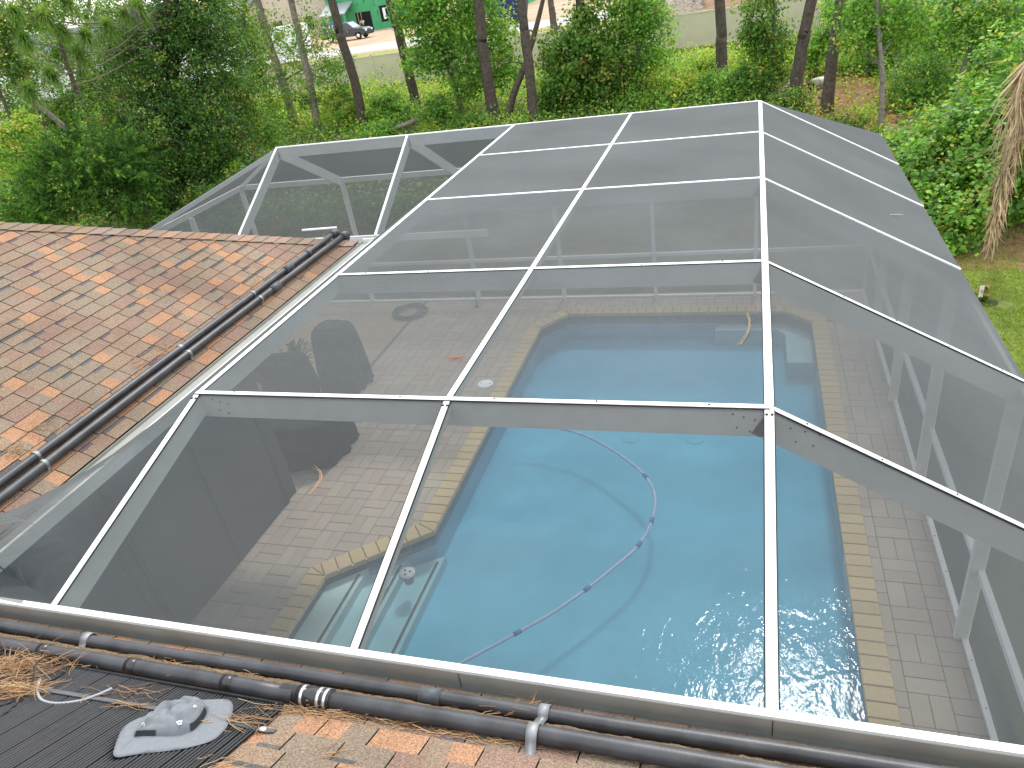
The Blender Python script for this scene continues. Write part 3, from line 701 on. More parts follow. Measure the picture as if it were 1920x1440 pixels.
# ================================================================== PIPES ON THE ROOF
def pipe(name, label, cat, group, pts, r, mat_=pipe_m):
    t = thing(name, label, cat, pts[0], group); MB().tube(pts, r, 16).build('pipe_run', mat_, t); return t
def ring(b, c, d, r0, r1, L, n=16): # sleeve round a pipe
    d = Vector(d).normalized(); c = Vector(c); b.lathe([(r0, -L/2), (r1, -L/2), (r1, L/2), (r0, L/2)], c, n, axis=d)
ly, lz = Vector((0, 1, 0)), PL['z']
lxs = [-4.19, -4.115]
LPIPES = []
for i, x in enumerate(lxs):
    y0, y1 = 1.0, 6.56+i*.05
    base = Vector((x, 0, zl(x)))+lz*.044
    pts = [base+Vector((0, y, 0)) + lz*(.002*math.sin(y*2.1+i)) + PL['y']*(.004*math.sin(y*1.3+i*2)) for y in np.linspace(y0, y1, 14)]
    t = pipe('solar_pipe', ['upper of the two black pipes running up the left wing roof', 'lower black pipe on the left wing roof, nearest its gutter'][i], 'pipe', 'black pipes on the left wing roof', pts, .028)
    LPIPES.append(t)
    end = pts[-1]
    b = MB(); b.tube([end+ly*-.05, end+ly*.02, end+ly*.05+PL['y']*.0-lz*.01, end+ly*.075-lz*.05, end+ly*.08-lz*.12], .037, 14); b.build('elbow', fit_m, t)
    b = MB(); yy = (5.62, 5.25)[i]; c = base+Vector((0, yy, 0)); ring(b, c, ly, .028, .037, .12); b.build('coupling', fit_m, t)
    if i == 0: b = MB(); c = base+Vector((0, 6.0, 0)); ring(b, c, ly, .028, .036, .04); b.build('coupling', fit_m, t)
    for ys_ in ((2.63, 4.02, 5.02) if i == 0 else (2.6, 4.0, 5.0)):
        c = base+Vector((0, ys_, 0)); b = MB()
        vs = []
        for k in range(13):
            a = math.pi*k/12; q = c+PL['y']*(.031*math.cos(a))+lz*(.031*math.sin(a)); vs += [q-ly*.011, q+ly*.011]
        for q in (c-PL['y']*.036-lz*.045, c-PL['y']*.085-lz*.041): vs += [q-ly*.011, q+ly*.011]
        b.add(vs, [(2*k, 2*k+1, 2*k+3, 2*k+2) for k in range(len(vs)//2-1)], smooth=True); b.build('pipe_strap', galv, t)
thing_t = props(MB().tube([left_pt(572, 437, .05)+Vector((-.2, .25, -.05)), left_pt(612, 435, .05)+Vector((0, .22, -.03))], .012, 10).build('white_pipe', white_pnl), 'short white pipe lying behind the roof hip beside the black elbows', 'pipe')
# the near pair along the eave
def npt(x, y, off): return Vector((x, y, zn(y)))+PN['z']*off
nx = [-4.2, -3.4, -2.9, -2.25, -1.6, -1.0, -.4, .2, .9, 1.7, 2.6, 3.4]
pts = [npt(x, 1.518+.008*math.sin(x*1.1+.6), .040+.003*math.sin(x*3)) for x in nx]
up = pipe('eave_pipe', 'upper of the two black pipes along the near gutter, next to the gutter', 'pipe', 'black pipes along the near gutter', pts, .0275)
b = MB(); ring(b, npt(-1.105, 1.518+.008*math.sin(-1.105*1.1+.6), .040), (1, 0, 0), .025, .0325, .085); b.build('coupling', fit_m, up)
pts = [npt(x, 1.390+.008*math.sin(x*1.3+2), .042) for x in (-1.66, -1.2, -.8, -.3, .2, .9, 1.7, 2.6, 3.4)]
lo = pipe('eave_pipe', 'lower black pipe along the near gutter, ending at the ribbed mat', 'pipe', 'black pipes along the near gutter', pts, .032)
b = MB(); ring(b, npt(-1.515, 1.390+.008*math.sin(-1.5*1.3+2), .042), (1, 0, 0), .026, .0375, .14); b.build('rubber_sleeve', rubber, lo)
for x in (-1.56, -1.49, -1.462):
    b = MB(); ring(b, npt(x, 1.390+.008*math.sin(x*1.3+2), .042), (1, 0, 0), .026, .039, .012); b.build('hose_clamp', steel, lo)
def near_strap(x, both, parent):
    b = MB(); vs = []; ex = Vector((1, 0, 0)); w2 = .019
    def arc(yc, r, off, a0, a1):
        for k in range(11):
            a = a0+(a1-a0)*k/10; q = npt(x, yc, off)+PN['y']*(-r*math.cos(a))+PN['z']*(r*math.sin(a)); vs.extend([q-ex*w2, q+ex*w2])
    q = npt(x, 1.568, .004); vs.extend([q-ex*w2, q+ex*w2])
    arc(1.518, .030, .040, 0, math.pi)
    if both: arc(1.390, .0345, .043, .35, math.pi); tail = 1.390
    else: tail = 1.518
    for k, off in ((.045, .004), (.10, .003)):
        q = npt(x, tail-k*.9, off); vs.extend([q-ex*w2, q+ex*w2])
    b.add(vs, [(2*k, 2*k+1, 2*k+3, 2*k+2) for k in range(len(vs)//2-1)], smooth=True)
    o = b.build('pipe_strap', galv, parent); md = o.modifiers.new('t', 'SOLIDIFY'); md.thickness = .003
near_strap(-.665, True, up); near_strap(-2.77, False, up); near_strap(1.5, True, up)

# ================================================================== BLACK COLLECTOR MAT
mt = thing('collector_mat', 'black ribbed rubber collector mat lying under the hat on the near roof', 'solar mat', npt(-2.6, 1.2, 0))
b = MB()
pts = [npt(x, 1.384+.006*math.sin(x*2), .040) for x in np.linspace(-3.9, -1.60, 12)]
b.tube(pts, .031, 14); b.build('header_pipe', pipe_m, mt)
for x in np.linspace(-3.8, -1.9, 5):
    b = MB(); ring(b, npt(x, 1.384+.006*math.sin(x*2), .040), (1, 0, 0), .026, .0335, .05); b.build('header_sleeve', rubber, mt)
b = MB(); b.bar(npt(-3.9, 1.343, .03), npt(-1.62, 1.343, .03), .012, .012, up=PN['z']); b.build('manifold_lip', rubber, mt)
b = MB(); x = -3.9; k = 0
while x < -1.612:
    jit = R.uniform(-.0006, .0006)
    n = 8; vs = []; yy = np.linspace(1.340, -.6, n)
    for i, y in enumerate(yy):
        lift = .021+.002*math.sin(y*6+x*5)+R.uniform(0, .0008); xx = x+jit+.004*math.sin(y*4+x*.7)*min(1, (1.340-y)*3)
        for t in range(4): a = math.pi*t/3; vs.append(npt(xx, y, lift)+Vector((1, 0, 0))*(.0041*math.cos(a))+PN['z']*(.0052*math.sin(a)))
    b.add(vs, [(i*4+t, i*4+t+1, (i+1)*4+t+1, (i+1)*4+t) for i in range(n-1) for t in range(3)], smooth=True)
    k += 1; x += .0136 + (.004 if k % 8 == 0 else 0)
props(b.build('rubber_tubes', rubber, mt), kind='stuff')
b = MB(); vs = []
for y in np.linspace(1.338, -.6, 10): vs += [npt(-3.9, y, .0165), npt(-1.612, y, .0165)]
b.add(vs, [(2*k, 2*k+1, 2*k+3, 2*k+2) for k in range(9)]); b.build('web_sheet', mat('dull_black_rubber', (.006, .006, .006), .8, .2), mt)
sp = [near_pt(25, 1284, .031), near_pt(140, 1303, .031), near_pt(300, 1330, .031), near_pt(420, 1352, .031), near_pt(498, 1370, .018), near_pt(516, 1371, .015)]
b = MB(); vs = []
for i, p in enumerate(sp):
    vs += [p+PN['y']*.011, p-PN['y']*.011]
b.add(vs, [(2*k, 2*k+1, 2*k+3, 2*k+2) for k in range(len(sp)-1)]); st = b.build('hold_down_strap', strap_m, mt); md = st.modifiers.new('t', 'SOLIDIFY'); md.thickness = .003
b = MB(); b.lathe([(0, .008), (.009, .007), (.014, .004), (.015, 0)], near_pt(493, 1367, .02), 14, axis=PN['z']); b.build('washer', steel, st)
def spline_pts(P, n=8):
    P = [Vector(p) for p in P]; out = []
    for i in range(len(P)-1):
        p0, p1, p2, p3 = P[max(i-1, 0)], P[i], P[i+1], P[min(i+2, len(P)-1)]
        for k in range(n):
            t = k/n; out.append(.5*((2*p1)+(p2-p0)*t+(2*p0-5*p1+4*p2-p3)*t*t+(3*p1-p0-3*p2+p3)*t**3))
    return out+[P[-1]]
tub = spline_pts([near_pt(75, 1275, .05), near_pt(70, 1295, .035), near_pt(78, 1312, .028), near_pt(105, 1319, .027), near_pt(150, 1314, .03), near_pt(185, 1302, .04), near_pt(210, 1291, .05)])
props(MB().tube(tub, .0055, 8).build('grey_hose', grey_tube), 'short bent grey tube lying on the black ribbed mat', 'tube')
cab = spline_pts([near_pt(-20, 1328, .03), near_pt(25, 1315, .03), near_pt(52, 1298, .035), near_pt(62, 1270, .06), near_pt(66, 1247, .09), near_pt(85, 1232, .10), near_pt(110, 1230, .07), near_pt(122, 1246, .05), near_pt(118, 1262, .04), near_pt(70, 1290, .03), near_pt(0, 1345, .028), near_pt(-40, 1365, .028)])
props(MB().tube(cab, .0035, 6).build('loose_cable', cable_m), 'thin black cable looping over the pine needles beside the hose clamps', 'cable')

# ================================================================== THE HAT
hat = thing('sun_hat', 'grey wide brimmed sun hat lying crumpled on the black ribbed mat', 'hat', near_pt(320, 1365, .02))
rim = [(213, 1413, .028), (217, 1397, .03), (222, 1383, .035), (230, 1368, .04), (243, 1356, .045), (262, 1348, .045), (290, 1337, .04), (322, 1322, .045), (350, 1312, .055), (378, 1313, .05), (405, 1312, .045), (424, 1312, .042), (434, 1318, .04), (436, 1330, .034), (431, 1350, .028), (420, 1369, .022), (402, 1386, .018), (375, 1396, .016), (340, 1404, .016), (300, 1409, .016), (262, 1413, .018), (232, 1418, .022), (219, 1419, .025)]
seam = [(253, 1382, .036), (253, 1379, .038), (255, 1375, .04), (258, 1369, .045), (266, 1361, .05), (275, 1354, .05), (298, 1341, .05), (325, 1328, .055), (350, 1318, .06), (362, 1318, .058), (374, 1320, .055), (383, 1324, .048), (387, 1328, .042), (387, 1334, .038), (383, 1345, .034), (376, 1356, .03), (366, 1366, .028), (352, 1375, .026), (334, 1380, .024), (312, 1382, .024), (292, 1381, .026), (270, 1380, .03), (258, 1381, .034)]
rimP = [near_pt(x_, y_, z_+.014) for x_, y_, z_ in rim]; seamP = [near_pt(x_, y_, z_+.014) for x_, y_, z_ in seam]; N = len(rim)
apx = (near_pt(322, 1351, .034)+PN['z']*.035)
def ringpts(P, m):     # refine closed ring
    out = []
    for i in range(len(P)):
        p0, p1, p2, p3 = P[i-1], P[i], P[(i+1) % len(P)], P[(i+2) % len(P)]
        for k in range(m):
            t = k/m; out.append(.5*((2*p1)+(p2-p0)*t+(2*p0-5*p1+4*p2-p3)*t*t+(3*p1-p0-3*p2+p3)*t**3))
    return out
rr, ss = ringpts(rimP, 3), ringpts(seamP, 3); n = len(rr)
from mathutils import noise as mnoise
b = MB(); vs = []; rows = 7
for j in range(rows):
    t = j/(rows-1)
    for i in range(n):
        p = rr[i].lerp(ss[i], t); p = p+PN['z']*(.006*math.sin(i*.35)*math.sin(math.pi*t)+.004*mnoise.noise(p*25)); vs.append(p)
fs = [(j*n+i, j*n+(i+1) % n, (j+1)*n+(i+1) % n, (j+1)*n+i) for j in range(rows-1) for i in range(n)]
b.add(vs, fs, smooth=True); br = b.build('brim', hat_m, hat); md = br.modifiers.new('t', 'SOLIDIFY'); md.thickness = .0025; md.offset = -1
b = MB(); b.tube(rr+[rr[0]], .0018, 6, cap=False); b.build('brim_hem', hat_m, br)
b = MB(); vs = []; rows = 18
for j in range(rows+1):
    t = j/rows
    for i in range(n):
        p = ss[i]; k = 1-(t**1.35)*.95; c = apx-PN['z']*.035
        q = c+(p-c)*k; h = .075*min(1, t*2.2)**.7*(1-.18*max(0, t-.6))*(1+.35*max(-1, min(1, (q.x+1.80)/.09)))
        nz = mnoise.noise(q*11+Vector((3, 1, 2))); r1 = 1-abs(mnoise.noise(q*17+Vector((1, 7, 2)))); r2 = 1-abs(mnoise.noise(q*36+Vector((5, 2, 9)))); w_ = min(1, 3.5*t)
        h = h*(1+.32*nz*min(1, 2*t))-.015*w_*(r1**5)-.004*w_*(r2**6); q = q+PN['z']*(h+.004*min(1, 6*t)); vs.append(q)
fs = [(j*n+i, j*n+(i+1) % n, (j+1)*n+(i+1) % n, (j+1)*n+i) for j in range(rows) for i in range(n)]
b.add(vs, fs, smooth=True); b.add([vs[rows*n+i] for i in range(n)], [tuple(range(n))], smooth=True); cr = b.build('crown', hat_m, hat); md = cr.modifiers.new('s', 'SUBSURF'); md.levels = md.render_levels = 1
def cpt(j, i, off=.0025):
    i %= n; p = vs[j*n+i]; a = vs[j*n+(i+1) % n]-vs[j*n+(i-1) % n]; d = vs[(j+1)*n+i]-vs[max(0, j-1)*n+i]; m = a.cross(d).normalized()
    if m.dot(p-(apx-PN['z']*.05)) < 0: m = -m
    return p+m*off, m
def vent(i0, i1):
    b = MB(); v_ = []
    for i in range(i0, i1+1): v_ += [cpt(0, i, .0035)[0]+PN['z']*.003, cpt(2, i, .0035)[0]]
    b.add(v_, [(2*k, 2*k+1, 2*k+3, 2*k+2) for k in range(len(v_)//2-1)], smooth=True); b.build('mesh_vent', hat_in, cr)
vent(60, 69); vent(40, 50)
for jj, ii in ((6, 68), (6, 44)):
    p, m = cpt(jj, ii, .001); b = MB(); b.lathe([(.003, 0), (.0032, .0016), (.006, .0016), (.0065, 0)], p, 12, axis=m); b.build('eyelet', eyelet_m, cr)
p, m = cpt(4, 53, .003); ex = Vector((1, 0, .1)); ex = (ex-m*ex.dot(m)).normalized(); ey = m.cross(ex); b = MB()
for tri in (((-10, 0), (-2, -6), (-2, 6)), ((0, -7), (9, -3), (4, 3)), ((0, 7), (-1, 1), (6, 5))): b.poly([p+ex*(u*.0013)+ey*(v_*.0013) for u, v_ in tri])
props(b.build('printed_emblem', mark_m, cr), label='small white emblem of pointed shapes')

# ================================================================== PINE NEEDLES
def needle(b, p, ang, nrm, L, curve, c, r=.0011, rise=.0, q=R):
    n = Vector(nrm); t1 = n.orthogonal().normalized(); t2 = n.cross(t1)
    d = t1*math.cos(ang)+t2*math.sin(ang); s = n.cross(d); pts = []
    for k in range(6):
        t = k/5-.5; pts.append(Vector(p)+d*(t*L)+s*(curve*(t*t-.08)*L)+n*(rise*(k/5)**1.5*L+.002*math.sin(k*2)))
    b.tube(pts, [r, r, r, r, r*.9, r*.5], 3, 0, c, cap=False)
NC = [(.44, .26, .13), (.36, .19, .09), (.54, .36, .2), (.27, .15, .08), (.48, .3, .16)]
def ncol(): c = R.choice(NC); k = R.uniform(.7, 1.15); return tuple(v*k for v in c)
def needles(name, label, spots, plane='n', lab_kind='stuff'):
    b = MB()
    for (px, py, rx, ry, n, hmax, adir, aspr, L) in spots:
        for _ in range(n):
            a, q_ = R.gauss(0, .5), R.gauss(0, .5); px_, py_ = px+a*rx, py+q_*ry
            off = .006+hmax*R.random()**1.3*max(0, 1-.7*(a*a+q_*q_))+(.024 if plane == 'n' and px_ < 508 and py_ > 1225 else 0)
            p = near_pt(px_, py_, off) if plane == 'n' else left_pt(px_, py_, off)
            nrm = (PN if plane == 'n' else PL)['z']+Vector((R.gauss(0, .16), R.gauss(0, .16), 0))
            needle(b, p, adir+R.gauss(0, aspr), nrm, L*R.uniform(.55, 1.15), R.gauss(0, .5), ncol(), R.uniform(.0009, .0014), R.choice([0, 0, .05, .25]) if hmax > .03 else 0)
    o = b.build(name, needle_m); return props(o, label, 'pine needles', kind='stuff')
t1 = PN['z'].orthogonal().normalized(); t2 = PN['z'].cross(t1)
AX = math.atan2(Vector((1, 0, 0)).dot(t2), Vector((1, 0, 0)).dot(t1)); AY = AX+math.pi/2
needles('pine_needle_heap', 'thick tangle of dry pine needles heaped on the ribbed mat beside the hose clamps', [
    (25, 1250, 55, 36, 130, .06, 0, 3, .17), (75, 1243, 75, 26, 80, .05, AX, .8, .16), (35, 1292, 60, 16, 90, .03, AX+.5, .6, .16), (130, 1225, 90, 10, 40, .03, AX, .3, .16)])
props(needles('pine_needle_drift', 'long drift of dry pine needles along the lower edge of the eave pipe', [
    (560, 1330, 80, 10, 60, .012, AX, .35, .17), (640, 1338, 110, 9, 80, .012, AX, .3, .16), (760, 1352, 110, 8, 80, .012, AX, .28, .15), (860, 1372, 90, 7, 60, .01, AX, .3, .14), (960, 1390, 80, 7, 40, .01, AX, .3, .14),
    (1080, 1398, 90, 8, 50, .01, AX, .3, .14), (1190, 1416, 100, 8, 70, .012, AX, .35, .14), (1300, 1432, 90, 9, 60, .012, AX, .35, .14), (1340, 1440, 80, 14, 60, .02, AX, .5, .14),
    (450, 1350, 60, 10, 22, .02, AX+.2, .35, .2), (590, 1340, 60, 14, 20, .01, AX-.7, .4, .14)]), kind='stuff')
needles('pine_needle_strip', 'dry needles and leaf crumbs caught between the two eave pipes', [
    (250, 1240, 160, 7, 50, .012, AX, .4, .12), (420, 1262, 120, 7, 40, .01, AX, .4, .12), (700, 1300, 90, 9, 60, .015, AX, .4, .13), (860, 1322, 120, 8, 80, .02, AX, .4, .14), (960, 1330, 50, 12, 50, .05, AX+.6, .5, .15), (1020, 1348, 50, 8, 30, .01, AX, .4, .12)])
b = MB(); vs = []; q_ = 8
for k in range(260):
    x = -3.4+k*.0145; nz = lambda f, o: mnoise.noise(Vector((x*f, o, 0)))
    y0, y1 = 1.408+.010*nz(9, 1), 1.498+.012*nz(8, 5)
    for t in range(q_+1):
        u = t/q_; vs.append(npt(x, y0+(y1-y0)*u, .004+(.032+.012*nz(6, 9))*math.sin(math.pi*u)**.5+.008*mnoise.noise(Vector((x*60, u*9, 3)))))
b.add(vs, [(k*(q_+1)+t, k*(q_+1)+t+1, (k+1)*(q_+1)+t+1, (k+1)*(q_+1)+t) for k in range(259) for t in range(q_)])
props(b.build('leaf_litter', debris_m), 'brown crumbled leaf litter packed between the two near pipes', 'leaf litter', kind='stuff')
needles('loose_pine_needles', 'few pale dry needles scattered on the bare shingles beside the hat', [
    (620, 1395, 16, 40, 9, .012, AX+1.1, .3, .13), (250, 1322, 40, 8, 9, .02, AX+.35, .2, .16), (420, 1430, 40, 12, 12, .01, AX+.9, .4, .1), (440, 1362, 30, 8, 4, .03, AX-.25, .15, .13), (215, 1300, 80, 20, 14, .02, AX, 1, .12)])
t1 = PL['z'].orthogonal().normalized(); t2 = PL['z'].cross(t1)
BY = math.atan2(Vector((0, 1, 0)).dot(t2), Vector((0, 1, 0)).dot(t1))
needles('pine_needle_scatter', 'dry orange needles caught along the upper black pipe on the left wing roof', [
    (270, 680, 40, 24, 46, .02, BY, .3, .14), (310, 655, 24, 14, 26, .03, BY, .6, .12), (480, 525, 34, 22, 34, .02, BY, .4, .13), (90, 800, 30, 16, 24, .01, BY, 1, .14), (30, 845, 30, 16, 40, .03, BY, .7, .14), (65, 815, 30, 16, 14, .01, BY, .6, .12),
    (610, 450, 14, 10, 14, .02, BY, 1, .08), (500, 490, 16, 10, 16, .02, BY, .6, .1), (220, 750, 40, 20, 10, .04, BY, 1.5, .1), (150, 640, 120, 60, 18, .004, BY, 1.5, .12)], plane='l')
def screen_needles(label, px, py, z, L, n, ang, curve, c, r=.0016):
    p = at_z(px, py, z+.004) if not callable(z) else z(px, py); b = MB()
    for k in range(n): needle(b, p+Vector((R.uniform(-.008, .008), R.uniform(-.006, .006), .003*k)), ang+R.uniform(-.06, .06), (0, -.1, 1), L*R.uniform(.9, 1.05), curve*R.uniform(.7, 1.2), c, r)
    return props(b.build('fallen_pine_needles', needle_m), label, 'pine needles', 'pine needles on the screen roof')
_t1 = Vector((0, -.1, 1)).orthogonal().normalized(); _t2 = Vector((0, -.1, 1)).cross(_t1)
def adir(v): v = Vector(v); return math.atan2(v.dot(_t2), v.dot(_t1))
screen_needles('curved bundle of brown pine needles on the near sloped screen', 597, 897, lambda a, c_: on_plane(a, c_, (0, -.275, 1), (0, 1.66, 3.03)), .2, 4, adir((-.4, 1, .1)), .9, (.42, .24, .12), .0015)
screen_needles('forked pale needles on the flat screen above the far end of the pool', 1400, 618, 3.4, .34, 4, adir((.1, 1, 0)), .35, (.36, .26, .16), .0017)
screen_needles('small reddish curled needle on the screen over the patio', 855, 672, 3.4, .1, 2, adir((1, .2, 0)), .8, (.35, .1, .05), .003)
screen_needles('straight pale needle lying on the right sloped screen', 1677, 402, lambda a, c_: on_plane(a, c_, (.558, 0, 1), (.103, 0, 3.4)), .16, 1, adir((1, -.1, -.5)), 0, (.5, .42, .28), .004)

# ================================================================== THINGS ROUND THE POOL
hx = [(-2.95, 3.6), (-2.507, 3.885), (-2.268, 4.101), (-2.005, 4.358), (-1.735, 4.637), (-1.464, 4.984), (-1.206, 5.369), (-1.039, 5.663), (-.95, 6.047), (-.961, 6.45), (-1.111, 6.806), (-1.365, 7.097), (-1.72, 7.405), (-2.112, 7.64), (-2.579, 7.772), (-3.0, 7.83)]
hs = thing('cleaner_hose', 'pale blue cleaner hose floating in a wide curve on the pool water', 'pool hose', (-1.2, 6, -.05))
MB().tube(spline_pts([(x, y, -.048) for x, y in hx], 6), .0155, 10).build('hose', hose_m, hs)
for i in (3, 5, 7, 8, 10): 
    d = Vector((hx[i+1][0]-hx[i-1][0], hx[i+1][1]-hx[i-1][1], 0)); b = MB(); ring(b, (hx[i][0], hx[i][1], -.048), d, .015, .0225, .08, 12); b.build('hose_cuff', cuff_m, hs)
fl = thing('chlorine_floater', 'round pale chlorine floater with three dark holes drifting by the pool steps', 'pool floater', (-3.39, 4.93, -.05))
b = MB(); b.lathe([(.05, -.12), (.055, -.02), (.085, -.012), (.092, .0), (.088, .012), (.06, .022), (0, .026)], (-3.39, 4.93, -.045), 20); b.build('float_ring', mat('chalky_plastic', (.45, .5, .52), .7), fl)
b = MB()
for k in range(3): a = k*2.1+.4; b.lathe([(0, .001), (.014, 0)], (-3.39+.035*math.cos(a), 4.93+.035*math.sin(a), -.045+.0245), 10)
b.build('dosing_hole', hat_in, fl)
sk = thing('skimmer_lid', 'round white skimmer lid set in the pavers left of the pool', 'skimmer lid', (-3.717, 8.735, 0))
b = MB(); b.lathe([(0, .013), (.10, .012), (.115, .008), (.12, 0)], (-3.717, 8.735, .002), 26); b.build('lid', white_pnl, sk)
b = MB(); [b.lathe([(0, .001), (.011, 0)], (-3.717+s*.075, 8.735, .0155), 10) for s in (-1, 1)]; b.build('finger_hole', dark_gap, sk)
b = MB(); c = Vector((-5.987, 11.2, .03))
pts = []
for k in range(70): a = k*.36; r_ = .26+.05*math.sin(k*.13)+.02*math.sin(k*1.7); pts.append(c+Vector((r_*math.cos(a)*1.1, r_*math.sin(a), .012*(k/23))))
props(b.tube(pts, .017, 7).build('coiled_hose', cable_m), 'dark coil of garden hose on the tan concrete pad corner', 'garden hose')
b = MB(); b.tube([(-4.744, 11.45, 0), (-4.75, 11.45, .2), (-4.765, 11.44, .38)], .009, 8); b.lathe([(0, .02), (.03, .018), (.034, 0)], (-4.744, 11.45, .002), 12)
props(b.build('water_spigot', cable_m), 'thin dark upright standpipe by the back screen wall', 'standpipe')
def cover(name, label, x0, y0, x1, y1, h, m_, taper=.08, group=None, seed=1, top_sag=.03):
    """a fitted cover over furniture: soft top, slack folds to the ground"""
    q = random.Random(seed); t = thing(name, label, 'covered furniture', ((x0+x1)/2, (y0+y1)/2, 0), group); b = MB(); vs = []; nn = 44
    def out(a, ins):
        hx_, hy_ = (x1-x0)/2-ins, (y1-y0)/2-ins; c_, s_ = math.cos(a), math.sin(a); k = (abs(c_)**5+abs(s_)**5)**(-1/5)
        return (x0+x1)/2+hx_*c_*k, (y0+y1)/2+hy_*s_*k
    prof = [(0, 0), (.004, .25), (.02, .6), (.04, .86), (.07, .965), (.12, 1.0), (.3, 1.0), (.55, .985)]
    for j, (ins, z) in enumerate(prof):
        for i in range(nn):
            a = 2*math.pi*i/nn; fold = (1-z)*.035*math.sin(i*1.9+seed)+(1-z)*.02*math.sin(i*3.7)
            k = ins if ins < .2 else ins*min(x1-x0, y1-y0)*.7
            x, y = out(a, k*taper/.08 if ins < .2 else k); vs.append((x+fold*math.cos(a), y+fold*math.sin(a), max(.012, h*z+(q.uniform(-.012, .012) if z > .9 else 0))))
    fs = [(j*nn+i, j*nn+(i+1) % nn, (j+1)*nn+(i+1) % nn, (j+1)*nn+i) for j in range(len(prof)-1) for i in range(nn)]
    b.add(vs, fs, smooth=True); b.poly([vs[(len(prof)-1)*nn+i] for i in range(nn)]); b.build('cover', m_, t)
    hm = [Vector(vs[i]) for i in range(nn)]; b = MB(); b.tube([p+Vector((0, 0, .004)) for p in hm+[hm[0]]], .012, 6, cap=False); b.build('hem', m_, t)
    return t
gc = cover('covered_grill', 'tall dark grey covered grill standing on the patio near the concrete pad', -6.35, 8.35, -5.65, 8.95, 1.05, grey_cloth, .1, seed=4)
b = MB(); b.tube([(-6.0, 8.37, .8), (-6.0, 8.30, .78), (-6.0, 8.37, .72)], .012, 8); b.build('cover_handle', grey_cloth, gc)
cover('covered_cabinet', 'low black covered cabinet directly left of the tall grey grill cover', -7.15, 8.0, -6.4, 8.6, .66, dark_cloth, .08, seed=9)
ct = cover('covered_table', 'large black vinyl covered patio table under the left wing eave', -7.3, 6.45, -5.12, 7.5, .62, dark_cloth, .06, seed=2)
def potted(x, y, r, h, lab, flower=False, seed=0):
    q = random.Random(seed); t = thing('potted_plant', lab, 'potted plant', (x, y, 0), 'potted plants on the patio')
    b = MB(); b.lathe([(r*.7, 0), (r, h), (r*1.08, h), (r*1.08, h-.04), (r*.95, h-.03), (0, h-.03)], (x, y, .002), 18); b.build('pot', terracotta, t)
    b = MB()
    for k in range(240):
        a, e = q.uniform(0, 6.28), q.uniform(.1, 1.5); L = q.uniform(.05, .34); d = Vector((math.cos(a)*math.cos(e), math.sin(a)*math.cos(e), math.sin(e)))
        p = Vector((x, y, h))+d*L; s = d.cross(Vector((0, 0, 1))).normalized()*.022; t_ = d*.06
        c = q.choice([(.05, .12, .03), (.08, .16, .04), (.035, .08, .02)])
        b.add([p-t_, p+s, p+t_+Vector((0, 0, -.02)), p-s], [(0, 1, 2, 3)], 0, c)
    b.build('foliage', leaf_m, t)
    if flower:
        b = MB()
        for k in range(9): a = q.uniform(0, 6.28); rr_ = q.uniform(.05, .25); b.lathe([(0, .05), (.03, .03), (.045, 0), (.02, -.03)], (x+rr_*math.cos(a), y+rr_*math.sin(a), h+q.uniform(.15, .4)), 8)
        b.build('flower', flower_m, t)
potted(-7.75, 8.8, .17, .3, 'small potted plant at the left end of the row on the tan pad')
potted(-7.35, 8.55, .2, .34, 'potted plant with red flowers left of the covered cabinet', True, 2)
potted(-7.0, 8.95, .15, .26, 'small leafy potted plant behind the covered cabinet', False, 3)

